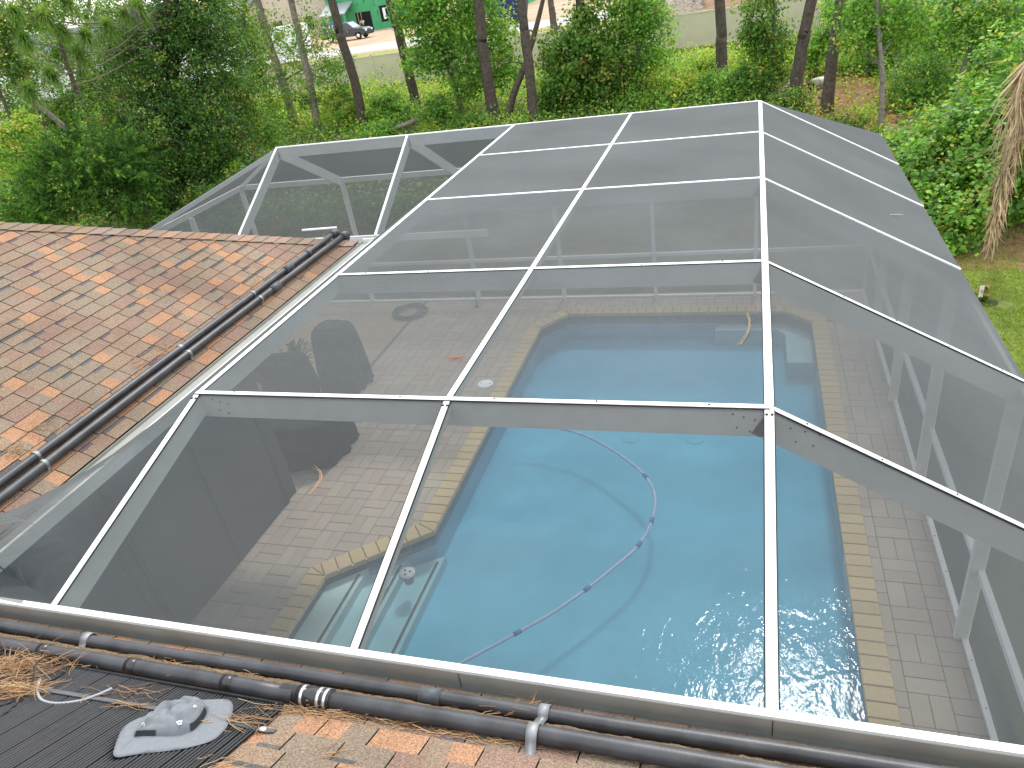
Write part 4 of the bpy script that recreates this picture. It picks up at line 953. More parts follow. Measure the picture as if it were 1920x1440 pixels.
# ================================================================== FOLIAGE TOOLS
GREEN0 = dict(mid=[(.055, .125, .02), (.07, .15, .025), (.04, .10, .018)], bright=[(.10, .21, .028), (.13, .25, .035), (.08, .17, .025)],
             yellow=[(.22, .25, .035), (.17, .22, .03), (.26, .24, .05)], dark=[(.03, .075, .014), (.04, .09, .018), (.025, .06, .014)], rust=[(.22, .13, .04), (.25, .17, .05)])
GREEN = {k: [tuple(min(.5, c*1.55) for c in v) for v in vs_] for k, vs_ in GREEN0.items()}
def palette(**kw):
    out = []
    for k, w_ in kw.items(): out += [(c, w_/len(GREEN[k])) for c in GREEN[k]]
    cs = np.array([c for c, _ in out]); ws = np.array([w for _, w in out]); return cs, ws/ws.sum()
class Leaves:
    def __init__(s): s.P = []; s.D = []; s.S = []; s.C = []; s.W = []
    def cloud(s, ctr, rad, n, size, pal, clump=.28, per=26, up=.5, shell=.55, wid=.55, droop=0):
        """leaf clumps spread through an ellipsoid, denser towards its outside"""
        ctr = np.array(ctr, float); rad = np.array(rad, float); nc = max(1, int(n/per))
        d = NP.normal(size=(nc, 3)); d /= np.linalg.norm(d, axis=1)[:, None]; r = shell+(1-shell)*NP.random(nc)**.7; r *= NP.uniform(.8, 1.12, nc)
        inner = NP.random(nc) < .25; r[inner] *= NP.uniform(.2, .9, inner.sum())
        C = ctr+d*r[:, None]*rad
        cs, ws = pal; base = NP.choice(len(cs), nc, p=ws)
        idx = NP.integers(0, nc, n); sz = clump*NP.uniform(.5, 1.5, nc)[idx]
        P = C[idx]+NP.normal(size=(n, 3))*sz[:, None]*np.array([1, 1, .7])*.5
        out = d[idx]*.8+NP.normal(size=(n, 3))*.55+np.array([0, 0, up])
        pick = np.where(NP.random(n) < .7, base[idx], NP.choice(len(cs), n, p=ws))
        s._put(P, out, size, cs[pick], wid, droop)
    def surface(s, P, out, size, pal, wid=.8, jit=.3):
        cs, ws = pal; n = len(P); s._put(np.array(P)+NP.normal(size=(n, 3))*jit*.25, np.array(out)+NP.normal(size=(n, 3))*jit, size, cs[NP.choice(len(cs), n, p=ws)], wid, 0)
    def _put(s, P, nrm, size, C, wid, droop):
        n = len(P); nrm = nrm/np.linalg.norm(nrm, axis=1)[:, None]
        s.P.append(P); s.D.append(nrm); s.S.append(size*NP.uniform(.6, 1.35, n)); s.C.append(C*NP.uniform(.75, 1.25, (n, 1))); s.W.append(np.full(n, wid))
    def build(s, name, parent=None, m=leaf_m, kind=None):
        P, D, S, C, Wd = (np.concatenate(q) for q in (s.P, s.D, s.S, s.C, s.W)); n = len(P); o = np.array(wloc(parent)) if parent else np.zeros(3)
        P = P-o
        a = NP.normal(size=(n, 3)); t = np.cross(D, a); t /= np.linalg.norm(t, axis=1)[:, None]; q = np.cross(D, t)
        L = t*S[:, None]*.5; B = q*(S*Wd)[:, None]*.5; bend = D*(S*.14)[:, None]
        V = np.empty((n, 6, 3), np.float32)
        V[:, 0] = P-L; V[:, 1] = P-L*.25+B-bend*.3; V[:, 2] = P+L*.35+B*.85-bend*.6; V[:, 3] = P+L-bend*1.6; V[:, 4] = P+L*.35-B*.85-bend*.6; V[:, 5] = P-L*.25-B-bend*.3
        me = bpy.data.meshes.new(name); me.vertices.add(n*6); me.vertices.foreach_set('co', V.ravel())
        base = (np.arange(n)*6)[:, None]
        quads = np.concatenate([base+np.array([[0, 1, 2, 3]]), base+np.array([[0, 3, 4, 5]])], axis=1).reshape(-1)
        me.loops.add(n*8); me.loops.foreach_set('vertex_index', quads.astype(np.int32)); me.polygons.add(n*2)
        me.polygons.foreach_set('loop_start', np.arange(n*2, dtype=np.int32)*4)
        at = me.color_attributes.new('Col', 'FLOAT_COLOR', 'POINT')
        cc = np.ones((n, 6, 4), np.float32); cc[:, :, :3] = C[:, None, :]; at.data.foreach_set('color', cc.ravel())
        me.materials.append(m); me.update(); me.validate()
        ob = bpy.data.objects.new(name, me); COL.objects.link(ob); ob.parent = parent
        if kind: ob['kind'] = kind
        return ob
def trunk_mb(b, pts, r0, r1, n=9):
    P = spline_pts(pts, 5); L = len(P); rs = [r0+(r1-r0)*(i/(L-1)) for i in range(L)]
    for i in range(3): rs[i] *= 1.25-.08*i
    P = [p+Vector((R.gauss(0, r0*.06), R.gauss(0, r0*.06), 0)) for p in P]
    b.tube(P, rs, n); return P
def limb(b, p, d, L, r):
    p = Vector(p); d = Vector(d).normalized(); pts = [p]
    for k in range(4): d = (d+Vector((R.gauss(0, .22), R.gauss(0, .22), R.gauss(.05, .15)))).normalized(); pts.append(pts[-1]+d*L/4)
    b.tube(pts, [r, r*.75, r*.5, r*.35, r*.15], 6); return pts[-1], pts
def gnd(px, py): return at_z(px, py, -.1)
def tree(name, label, cat, base, trunk_px, r0, r1, blobs, size, pal, group=None, bark=bark_grey, grow=4, limbs=6, k=2.2, clump=.5, wid=.55, shell=.5, kindname='crown'):
    """base: ground point; trunk_px: photo points up the trunk, on the plane through base; blobs: (px, py, rx_px, ry_px, back, density)"""
    base = Vector(base); t = thing(name, label, cat, base, group); sc = depth_at(base)/F_PX
    b = MB(); pts = [base-Vector((0, 0, .15))]+[beside(px, py, base) for px, py in trunk_px]
    if grow: d = (pts[-1]-pts[-2]).normalized(); pts.append(pts[-1]+d*grow+Vector((R.uniform(-.2, .2), 0, 0)))
    P = trunk_mb(b, pts, r0, r1)
    lv = Leaves(); back = Vector((base.x, base.y, 0)).normalized(); tot = 0; size = size*.8
    for (px, py, rx, ry, bk, dn) in blobs:
        c = beside(px, py, base)+back*bk; rxm, rym = rx*sc, ry*sc; n = int(3.2*k*dn*math.pi*rxm*rym/(size*size*wid)); tot += n
        near_i = min(range(len(P)), key=lambda i: (P[i]-c).length+abs(P[i].z-c.z+.5)*.6)
        if limbs:
            for q in range(limbs):
                e = c+Vector((R.uniform(-.7, .7)*rxm, R.uniform(-.7, .7)*rxm, R.uniform(-.5, .6)*rym)); v = e-P[near_i]
                if v.length > .15: limb(b, P[near_i], v, v.length, max(.012, min(r1*.6, v.length*.022)))
        lv.cloud(c, (rxm, max(rxm*.8, .3), rym), n, size, pal, clump, shell=shell, wid=wid)
    b.build('trunk', bark, t)
    if tot: lv.build(kindname, t)
    return t, P, lv

# ================================================================== THE WOODS BEHIND THE POOL
P_vine = palette(mid=.42, dark=.38, bright=.15, yellow=.06, rust=.015)
P_vine = (P_vine[0]*1.0, P_vine[1])
P_bright = palette(bright=.55, mid=.33, yellow=.12); P_bright = (P_bright[0]*1.32, P_bright[1])
P_under = palette(yellow=.5, bright=.4, mid=.1); P_under = (P_under[0]*1.32, P_under[1])
P_shrub = palette(mid=.5, bright=.3, yellow=.12, dark=.08); P_shrub = (P_shrub[0]*1.32, P_shrub[1])
P_dull = palette(mid=.5, dark=.25, yellow=.25); P_dull = (P_dull[0]*1.25, P_dull[1])
P_mound = palette(bright=.45, mid=.33, yellow=.17, dark=.05); P_mound = (P_mound[0]*1.32, P_mound[1])
# tall pine wrapped in vines at the left
VB = Vector((-17.2, 19.5, -.1))
vt, VP, _ = tree('vine_covered_pine', 'tall pine smothered in dark green vines behind the left roof hip', 'tree', VB, [(330, 250), (322, 90), (318, -60)], .24, .16,
     [(335, 345, 100, 80, 0, 1.1), (330, 235, 130, 90, 0, 1.1), (300, 120, 120, 95, .2, 1.0), (345, 20, 100, 80, 0, 1.0), (430, 300, 70, 85, .3, 1.0), (455, 200, 45, 70, .6, .8), (240, 300, 70, 80, .2, .9), (235, 60, 60, 60, .3, .7), (400, 90, 60, 90, .3, .9), (340, -90, 110, 70, 0, .8), (190, 200, 50, 40, .6, .5), (410, 390, 70, 45, -.2, 1)],
     (.085), P_vine, None, bark_pine, 5, 5, 1.6, .30, .85, .6, 'vine_foliage')
scv = depth_at(VB)/F_PX
def tuft(parent, c, L, axis, n=620):
    b = MB(); ax = Vector(axis).normalized(); q = random.Random(int(c[0]*100) & 999)
    for k in range(n):
        d = (ax*q.uniform(-.15, 1.0)+Vector((q.gauss(0, .62), q.gauss(0, .62), q.gauss(0, .5)))).normalized(); l_ = L*q.uniform(.55, .85); p = Vector(c)+ax*q.uniform(-.1, .1)
        dr = Vector((0, 0, -1))*l_; mid = p+d*l_*.55+dr*.05; end = p+d*l_*.95+dr*.34; s = d.cross(Vector((0, 0, 1)))
        s = (s.normalized() if s.length > .01 else Vector((1, 0, 0)))*.008
        f_ = q.uniform(.75, 1.25); cc = (.17*f_, .32*f_, .06*f_) if q.random() < .85 else (.36*f_, .36*f_, .09*f_)
        b.add([p-s, p+s, mid+s*.8, mid-s*.8, end], [(0, 1, 2, 3), (3, 2, 4)], 0, cc)
    b.build('needle_tuft', leaf_m, parent, org=c)
b = MB(); TB = VB+Vector((-.3, -3.0, 0))
for px, py, L in ((87, 35, .72), (48, 78, .6), (165, 70, .66), (150, 108, .7), (100, 143, .72), (57, 172, .72), (262, 18, .74), (206, 52, .6), (120, 62, .5), (30, 25, .55), (235, 30, .5), (130, 8, .6)):
    c = beside(px, py, TB); tuft(vt, c, L, (R.uniform(-.3, .3), -.3, .45)); e = VP[-8]+Vector((0, 0, (R.uniform(-1, .4))))
    m1 = c.lerp(e, .35)+Vector((0, 0, -.25)); m2 = c.lerp(e, .7)+Vector((0, 0, -.1)); b.tube(spline_pts([c, m1, m2, e], 4), [.012]*4+[.02]*4+[.03]*5, 6)
b.build('branch', bark_grey, vt)
b = MB()
for k in range(10):
    p = beside(R.uniform(200, 420), R.uniform(60, 330), TB+Vector((0, 1.6, 0))); pts = [p]
    for q in range(6): pts.append(pts[-1]+Vector((R.gauss(0, .14), R.gauss(0, .1), -R.uniform(.1, .3))))
    b.tube(spline_pts(pts, 3), .007, 4)
b.build('hanging_vine', bark_grey, vt)
b = MB()
for k in range(26): p = beside(248+R.gauss(0, 5), 14, TB+Vector((0, -.4, 0))); b.tube([p, p+Vector((R.gauss(0, .03), R.gauss(0, .03), -.15)), p+Vector((R.gauss(0, .05), R.gauss(0, .04), -R.uniform(.25, .42)))], [.008, .006, .002], 4)
b.build('hanging_moss', moss_m, vt)
# cypress like bush in front of it
def feathery(name, label, base, blobs, pal, L=.5, cat='bush'):
    base = Vector(base); t = thing(name, label, cat, base); sc = depth_at(base)/F_PX; b = MB(); lv = Leaves(); back = Vector((base.x, base.y, 0)).normalized()
    stem = [base-Vector((0, 0, .1)), base+Vector((.05, 0, 1.2)), base+Vector((-.05, 0, 2.4))]; b.tube(stem, [.08, .05, .02], 7)
    for px, py, rx, ry, n in blobs:
        c = beside(px, py, base); rxm, rym = rx*sc, ry*sc
        for _ in range(n):
            d = NP.normal(size=3); d /= np.linalg.norm(d); p = np.array(c)+d*np.array([rxm, rxm*.7, rym])*NP.uniform(.35, 1)
            dr = d*.8+np.array([0, -.2, .55])+NP.normal(size=3)*.35; dr /= np.linalg.norm(dr); m = 26; tt = np.linspace(0, 1, m)
            sp_ = np.cross(dr, NP.normal(size=3)); sp_ /= np.linalg.norm(sp_)
            P = p+dr*tt[:, None]*L*NP.uniform(.6, 1.2)+sp_*(NP.uniform(-1, 1, m)*(1-tt)*.14)[:, None]-np.array([0, 0, .1])*(tt**2)[:, None]
            cs, ws = pal; cc = cs[NP.choice(len(cs), p=ws)]*np.linspace(.8, 1.25, m)[:, None]
            lv._put(P, NP.normal(size=(m, 3))+np.array([0, 0, .5]), .10, cc, .28, 0)
    b.build('stem', bark_grey, t); lv.build('foliage', t); return t
feathery('cypress_bush', 'feathery mid green cypress bush at the far left behind the roof', (-16.6, 16.8, -.1), [(160, 300, 95, 60, 420), (110, 340, 80, 60, 340), (220, 360, 80, 50, 340), (60, 395, 70, 40, 220), (250, 300, 50, 50, 160)], palette(mid=.6, bright=.28, dark=.12), .55)
for (nm, lb, bx, by, blobs, pal, sz) in [
    ('bush', 'dark leafy bush low behind the roof ridge at the far left', -19.5, 16.4, [(20, 390, 60, 45, 0, 1.2), (70, 420, 60, 30, 0, 1.1)], P_dull, .13),
    ('bush', 'yellow green bush at the left edge under the leaning trunk', -26, 24, [(20, 290, 50, 60, 0, 1), (45, 240, 40, 40, 0, .8)], P_under, .14),
    ('bush', 'bright shrub at the foot of the vine covered pine, right of it', -13.6, 18.0, [(395, 385, 50, 40, 0, .9), (450, 330, 40, 30, 0, .7)], palette(mid=.6, yellow=.2, dark=.2), .12),
    ('bush', 'tangled dry looking bush between cypress and vine covered pine', -18.6, 21.5, [(215, 230, 55, 55, 0, .55), (260, 290, 45, 50, 0, .7)], palette(mid=.5, yellow=.3, rust=.2), .11)]:
    tree(nm, lb, 'bush', (bx, by, -.1), [(blobs[0][0], blobs[0][1])], .04, .015, blobs, sz, pal, None, bark_grey, 0, 4, 2.0, .3)
# far left trunks
for px0, py0, top, r, lab in ((78, 238, [(48, 150), (5, 50), (-18, -10)], .22, 'thick brown pine trunk leaning left at the far left'), (40, 262, [(18, 215), (-6, 160)], .13, 'slim dark trunk leaning out of the left edge'),
                              (160, 222, [(140, 160), (118, 95), (90, 20)], .19, 'grey trunk seen between the pine tufts at the left')):
    tree('pine_tree', lab, 'tree', gnd(px0, py0)*.62+Vector((0, 0, -.038)), top, r*.62, r*.42, [(top[-1][0]-20, top[-1][1]-130, 60, 50, 0, .5), (top[-1][0]+10, top[-1][1]-60, 50, 40, 0, .4)], .14, P_dull, 'pines at the far left', bark_pine, 5, 4, 1.2, .5)
tree('broadleaf_tree', 'light leaved tree filling the top left corner', 'tree', (-27, 27, -.1), [(25, 150), (40, 40)], .12, .06, [(20, 120, 50, 60, 0, .7), (60, 20, 70, 40, .5, .6), (10, 30, 40, 40, 0, .7), (130, 10, 60, 30, 1, .5), (190, 20, 50, 40, 1, .5)], .15, palette(mid=.5, bright=.3, yellow=.15, rust=.05), None, bark_grey, 3, 5, 1.8, .45)
tree('broadleaf_tree', 'leafy tree between the pine tufts and the far white house', 'tree', (-31, 31, -.1), [(150, 160), (160, 60)], .13, .06, [(150, 190, 60, 45, 0, 1.2), (90, 220, 60, 40, 0, 1.2), (200, 150, 50, 60, 0, 1.1), (110, 90, 50, 45, 1, .9), (230, 110, 50, 60, 0, .8), (30, 200, 50, 50, 0, .8), (60, 130, 40, 40, 0, .5)], .15, palette(mid=.45, bright=.35, yellow=.2), None, bark_grey, 3, 5, 1.6, .45)
tree('broadleaf_tree', 'light green tree just right of the vine covered pine', 'tree', (-18.5, 25, -.1), [(450, 190), (455, 80)], .1, .05, [(450, 200, 45, 60, 0, .8), (470, 120, 50, 55, 0, .7), (440, 60, 50, 50, 0, .6), (500, 250, 45, 35, 0, .8), (430, 10, 50, 35, 0, .5)], .12, palette(mid=.4, bright=.4, yellow=.2), None, bark_grey, 2, 5, 1.6, .4)
# slim grey trunks with thin foliage, left of centre
tree('slender_oak', 'pale grey slender trunk with sparse leaves, leftmost of the thin trees', 'tree', gnd(556, 245), [(535, 170), (505, 80), (482, 0)], .21, .15, [(480, 150, 50, 45, 0, .45), (520, 60, 60, 45, 0, .35), (470, 60, 45, 50, .4, .5), (560, 120, 50, 40, -.3, .4), (500, 215, 60, 35, 0, .6), (470, -40, 90, 40, 0, .3)], .15, palette(mid=.4, bright=.4, yellow=.2), 'slender trees left of centre', bark_grey, 5, 4, 1.5, .4, .4)
tree('slender_oak', 'darker slender trunk just right of the pale one', 'tree', gnd(598, 250), [(580, 150), (562, 70), (546, 0)], .17, .12, [(590, 60, 55, 45, 0, .35), (620, 130, 55, 40, 0, .5), (555, 180, 45, 35, .2, .5), (640, 180, 55, 35, 0, .55), (560, -40, 80, 40, 0, .3)], .15, palette(mid=.4, bright=.4, yellow=.2), 'slender trees left of centre', bark_grey, 5, 4, 1.5, .4, .4)
# pines
for px0, py0, top, r, lab in ((683, 245, [(664, 150), (640, 70), (622, 0)], .22, 'brown pine trunk crossing in front of the parked truck'), (786, 222, [(770, 150), (748, 60), (729, -5)], .23, 'dark straight pine trunk in front of the fence, right of the truck'),
                              (1001, 232, [(994, 150), (984, 60), (976, -5)], .20, 'reddish pine trunk standing just behind the screen roof edge'), (926, 226, [(915, 150), (904, 80), (898, 0)], .25, 'thick reddish pine trunk wrapped in leaves halfway up'),
                              (1040, 58, [(1035, 20), (1031, -20)], .3, 'distant pine trunk by the pale road'), (1353, 162, [(1353, 80), (1351, 0)], .24, 'upright dark pine trunk in front of the right fence'),
                              (1487, 190, [(1497, 130), (1509, 60), (1522, 0)], .22, 'grey trunk leaning right beside the white log'), (1549, 210, [(1558, 130), (1568, 60), (1577, 0)], .19, 'straight dark trunk right of the leaning grey trunk'),
                              (1912, 60, [(1914, 20), (1916, -30)], .2, 'dark trunk cut by the right edge of the view')):
    bx, by = top[-1]
    tree('pine_tree', lab, 'tree', gnd(px0, py0), top, r, r*.72, [(bx-60, by-330, 90, 60, 0, .25), (bx+50, by-400, 90, 60, 0, .25), (bx-10, by-480, 80, 60, 0, .3)], .22, P_dull, 'pines behind the pool', bark_pine, 11, 3, 1.0, .6)
b = MB(); base = gnd(952, 225); LT = thing('leaning_trunk', 'thin bare trunk leaning right behind the reddish pine', 'tree', base)
p0 = beside(956, 216, base); pts = [base, beside(962, 180, base), beside(985, 120, base), beside(1003, 60, base), beside(1018, 0, base), beside(1030, -60, base)]; b.tube(spline_pts(pts, 5), [.16-.004*i for i in range(26)], 8); b.build('trunk', bark_pine, LT)
b = MB(); [limb(b, pts[2], beside(945, 100, base)-pts[2], 1.4, .03), limb(b, pts[3], beside(960, 30, base)-pts[3], 1.5, .03)]; b.build('branch', bark_pine, LT)
# bright leafy tree
tree('sweetgum_tree', 'bright green leafy tree in front of the fence, left of the reddish pines', 'tree', gnd(872, 222), [(852, 160), (830, 90), (815, 40)], .12, .06, [(820, 60, 70, 60, 0, .9), (880, 30, 70, 50, .3, .9), (790, 20, 60, 50, 0, .8), (860, 110, 70, 45, -.2, .9), (930, 70, 55, 60, .2, .8), (800, 110, 55, 35, 0, .7), (940, 130, 50, 40, 0, .8), (830, -20, 90, 50, 0, .8), (890, 160, 60, 30, 0, .7)], .17, P_bright, None, bark_grey, 2, 6, 1.7, .42)
# vine wrapped trunk right of centre
tree('vine_covered_tree', 'trunk wrapped in a tall cone of bright and rusty vines right of the reddish pines', 'tree', gnd(1100, 205), [(1094, 120), (1090, 40), (1086, -20)], .2, .15, [(1110, 175, 80, 45, 0, 1.2), (1100, 120, 85, 55, 0, 1.2), (1105, 70, 65, 50, 0, 1.1), (1105, 20, 40, 40, 0, .8), (1160, 140, 60, 60, .1, 1.1), (1040, 100, 45, 40, 0, .8), (1050, 165, 60, 40, 0, 1)], .15, palette(mid=.45, bright=.35, yellow=.17, rust=.03), None, bark_pine, 3, 4, 1.9, .34, .8, .6, 'vine_foliage')
tree('broadleaf_tree', 'bushy green tree right of the vine cone, over the fence', 'tree', gnd(1205, 190), [(1200, 110), (1190, 30)], .1, .05, [(1190, 40, 60, 50, 0, .9), (1225, 90, 45, 60, 0, .8), (1180, -20, 70, 40, 0, .9), (1215, 20, 40, 35, 0, .8), (1200, 140, 50, 45, 0, .8)], .16, P_bright, None, bark_grey, 1, 5, 1.8, .4)
# right of centre
tree('young_oak', 'young light green tree between two trunks in front of the right fence', 'tree', gnd(1440, 185), [(1448, 110), (1452, 40)], .07, .03, [(1425, 40, 45, 45, 0, .7), (1450, 90, 50, 45, 0, .8), (1430, 140, 55, 40, 0, 1), (1440, -10, 55, 35, 0, .7), (1410, 75, 30, 35, 0, .6)], .14, palette(mid=.45, bright=.4, yellow=.15), None, bark_grey, 1, 5, 1.8, .35)
tree('young_oak', 'small dense green tree between the grey trunk and the dark trunk', 'tree', gnd(1530, 145), [(1535, 100), (1540, 70)], .06, .03, [(1545, 75, 40, 28, 0, .9), (1525, 100, 32, 30, 0, .9), (1560, 15, 50, 15, 0, .5), (1520, 125, 35, 20, 0, .7)], .15, P_bright, None, bark_grey, 0, 4, 1.9, .35)
for base_px, tr, blobs, pal, lab in (((1652, 245), [(1655, 150), (1650, 90), (1645, 30)], [(1630, 40, 65, 45, .4, .9), (1660, -10, 80, 40, .5, .9), (1610, 90, 50, 35, .6, .8), (1690, 60, 60, 45, .8, .9)], P_bright, 'thin pale barked tree rising at the far corner of the screen cage'),
                                     ((1672, 160), [(1686, 100), (1697, 55), (1712, 30)], [(1720, 30, 70, 45, 0, .9), (1760, 70, 55, 45, 0, .9)], P_bright, 'pale forked sapling in the thicket behind the cage corner'),
                                     ((1783, 200), [(1805, 130), (1835, 70), (1856, 20)], [(1830, 60, 60, 45, 0, .9), (1880, 20, 60, 50, 0, .9), (1790, 20, 60, 45, .5, .9), (1870, 90, 60, 40, .3, .8)], P_shrub, 'grey trunk leaning right in the thicket at the right')):
    tree('thicket_tree', lab, 'tree', gnd(*base_px), tr, .075, .04, blobs, .13, pal, 'trees in the right thicket', bark_grey, 1, 5, 1.7, .36)
# shrubs, each a plant of its own: (px, py) of foot, blob size, palette
SH = [(640, 230, 60, 40, P_under, 'yellow green shrub patch behind the screen ridge, left of the first brown pine'), (735, 225, 60, 40, P_shrub, 'olive shrub between the two dark pine trunks'), (705, 258, 48, 22, P_bright, 'bright leafy shrub in front of the olive shrub by the ridge'),
      (830, 225, 50, 30, P_shrub, 'low shrub under the bright leafy tree'), (890, 240, 45, 18, P_dull, 'dull low shrub along the screen ridge right of centre'), (965, 238, 30, 12, P_under, 'small yellow green plant at the foot of the reddish pine'),
      (800, 250, 30, 12, P_under, 'lime green low plant by the screen post top'), (1040, 190, 40, 40, P_bright, 'leafy shrub left of the vine cone foot'), (1180, 190, 55, 30, P_shrub, 'green shrub right of the vine cone foot'),
      (1250, 185, 60, 40, P_under, 'large yellow green shrub in front of the tan fence'), (1300, 150, 55, 35, P_under, 'bright yellow shrub below the plain fence stretch'), (1320, 175, 60, 28, P_shrub, 'green shrub left of the upright pine'),
      (1400, 178, 60, 35, P_shrub, 'dense green shrub right of the upright pine'), (1480, 200, 45, 25, P_dull, 'dark shrub by the peak of the screen roof'), (1580, 245, 50, 18, P_dull, 'dark ground shrub behind the right roof corner'),
      (1600, 130, 40, 25, P_under, 'pale undergrowth beside the pine straw clearing'), (1625, 225, 22, 16, P_under, 'small bush on the pine straw clearing'), (1645, 255, 18, 12, P_bright, 'tiny bright bush at the far cage corner'),
      (1720, 185, 70, 55, P_shrub, 'dark green shrub in the thicket at right'), (1745, 262, 25, 34, P_under, 'upright yellow shrub in front of the thicket'), (1650, 130, 50, 30, P_dull, 'shaded shrub behind the pale sapling'),
      (1690, 120, 60, 45, P_shrub, 'mid green shrub high in the thicket'), (1840, 170, 60, 50, P_dull, 'shaded bush under the leaning trunk'), (1600, 60, 60, 50, P_bright, 'leafy bush right of the dark trunk, near the fence'), (1890, 130, 50, 45, P_shrub, 'green bush at the right edge above the vine mound')]
for px, py, rx, ry, pal, lab in SH:
    base = gnd(px, py+ry*.3); sz = max(.09, min(.15, depth_at(base)/260))
    tree('shrub', lab, 'shrub', base, [(px+R.uniform(-5, 5), py-ry*.5)], .03, .012, [(px, py-ry*.35, rx, ry, 0, 1.1), (px+R.uniform(-.4, .4)*rx, py-ry*.9, rx*.6, ry*.7, 0, .9), (px+R.uniform(-.6, .6)*rx, py-ry*.1, rx*.6, ry*.6, -.2, .9)], sz, pal, 'shrubs behind the pool', bark_grey, 0, 5, 1.6, .28)
# vine mound at the right
mb_ = at_z(1800, 400, -.1); md_ = thing('vine_mound', 'big mound of bright round leaved vines right of the screen cage', 'vines', mb_); lv = Leaves()
for px, py, h, r_ in ((1690, 285, .4, .7), (1740, 335, .5, .9), (1785, 385, .45, .8), (1800, 425, .3, .5), (1725, 300, .6, .9), (1790, 315, .8, 1.0), (1840, 290, 1.0, 1.1), (1825, 360, .6, .8), (1895, 255, 1.2, 1.2), (1850, 230, 1.1, 1.0), (1900, 190, 1.6, 1.0), (1800, 265, .8, 1.0), (1745, 285, .5, .8), (1930, 300, 1.0, 1.0)):
    c = at_z(px, py, h); c.z -= .1; n = int(7.5*math.pi*r_*r_/(.08**2*.85)); lv.cloud(c, (r_, r_, max(.4, h+.2)), n, .08, P_mound, .24, shell=.72, wid=.88, up=.8)
    b = MB(); limb(b, (c.x, c.y, -.15), (R.gauss(0, .3), R.gauss(0, .3), 1), h+.3, .025); b.build('stem', bark_grey, md_)
lv.build('vine_foliage', md_)
# undergrowth nobody could count
lv = Leaves()
for x0, x1, y0, y1, n, pal, h, sz in ((-34, -2, 30, 41, 60000, P_under, .75, .13), (-30, -1, 17, 31, 40000, P_shrub, .55, .13), (-3, 12, 33, 41, 26000, P_under, .6, .13), (4, 14, 20, 34, 20000, P_shrub, .8, .13), (-8, 2, 20, 32, 16000, P_dull, .4, .12), (-60, -20, 18, 44, 36000, P_under, 1.1, .17), (1.5, 5.5, 21, 34, 4600, P_under, .25, .1), (1.5, 6.5, 21, 35, 5000, palette(rust=.8, yellow=.1, dark=.1), .06, .12)):
    n = int(n*.63); P = np.c_[NP.uniform(x0, x1, n), NP.uniform(y0, y1, n), np.zeros(n)]
    hh = .5+.5*np.sin(P[:, 0]*.9+np.sin(P[:, 1]*.7)*2)*np.cos(P[:, 1]*.8); P[:, 2] = -.08+NP.random(n)**.8*h*(.25+.9*hh)
    lv.surface(P, np.tile([0, 0, .8], (n, 1)), sz, pal, .5, .7)
props(lv.build('undergrowth', kind='stuff'), 'yellow green undergrowth covering the wood floor behind the pool', 'undergrowth')
# clipped hedge behind the back screen wall
lv = Leaves(); hb = thing('clipped_hedge', 'low clipped hedge seen dimly through the back screen at left', 'hedge', (-11, 16.5, -.1))
for x in np.arange(-17, -5.5, .55):
    lv.cloud((x, 16.6+(x+11)*.02, .42), (.45, .45, .42), 420, .07, palette(mid=.7, bright=.3), .16, shell=.7); MB().tube([(x, 16.6, -.12), (x+.05, 16.6, .4)], [.02, .01], 5).build('stem', bark_grey, hb)
lv.build('foliage', hb)
# lawn blades
n = 110000; P = np.c_[NP.uniform(1.9, 7.5, n), NP.uniform(6.5, 16, n)]
bare = (np.sin(P[:, 0]*2.1+1)*np.cos(P[:, 1]*1.7)+.4*np.sin(P[:, 0]*5+P[:, 1]*4)) > .8; bare |= (np.abs(P[:, 1]-14)+NP.normal(size=n)*.5 < .9) & (NP.random(n) < .85); P = P[~bare]; n = len(P)
hh = NP.uniform(.025, .07, n); a = NP.uniform(0, 6.28, n); wd = .006; dx, dy = np.cos(a), np.sin(a); ln = NP.normal(size=(n, 2))*.03
V = np.empty((n, 3, 3), np.float32); V[:, 0] = np.c_[P[:, 0]-dx*wd, P[:, 1]-dy*wd, np.full(n, -.095)]; V[:, 1] = np.c_[P[:, 0]+dx*wd, P[:, 1]+dy*wd, np.full(n, -.095)]; V[:, 2] = np.c_[P+ln, -.092+hh]
me = bpy.data.meshes.new('lawn_grass'); me.vertices.add(n*3); me.vertices.foreach_set('co', V.ravel()); me.loops.add(n*3); me.loops.foreach_set('vertex_index', np.arange(n*3, dtype=np.int32)); me.polygons.add(n); me.polygons.foreach_set('loop_start', np.arange(n, dtype=np.int32)*3)
cs = np.array([(.27, .40, .05), (.34, .44, .06), (.2, .33, .04), (.42, .4, .13)]); C = cs[NP.choice(4, n, p=[.4, .3, .2, .1])]*NP.uniform(.7, 1.2, (n, 1)); cc = np.ones((n, 3, 4), np.float32); cc[:, :, :3] = C[:, None, :]
at = me.color_attributes.new('Col', 'FLOAT_COLOR', 'POINT'); at.data.foreach_set('color', cc.ravel()); me.materials.append(grass_m); me.update()
g = bpy.data.objects.new('lawn_grass', me); COL.objects.link(g); props(g, 'short yellow green lawn grass right of the screen cage', 'grass', kind='stuff')
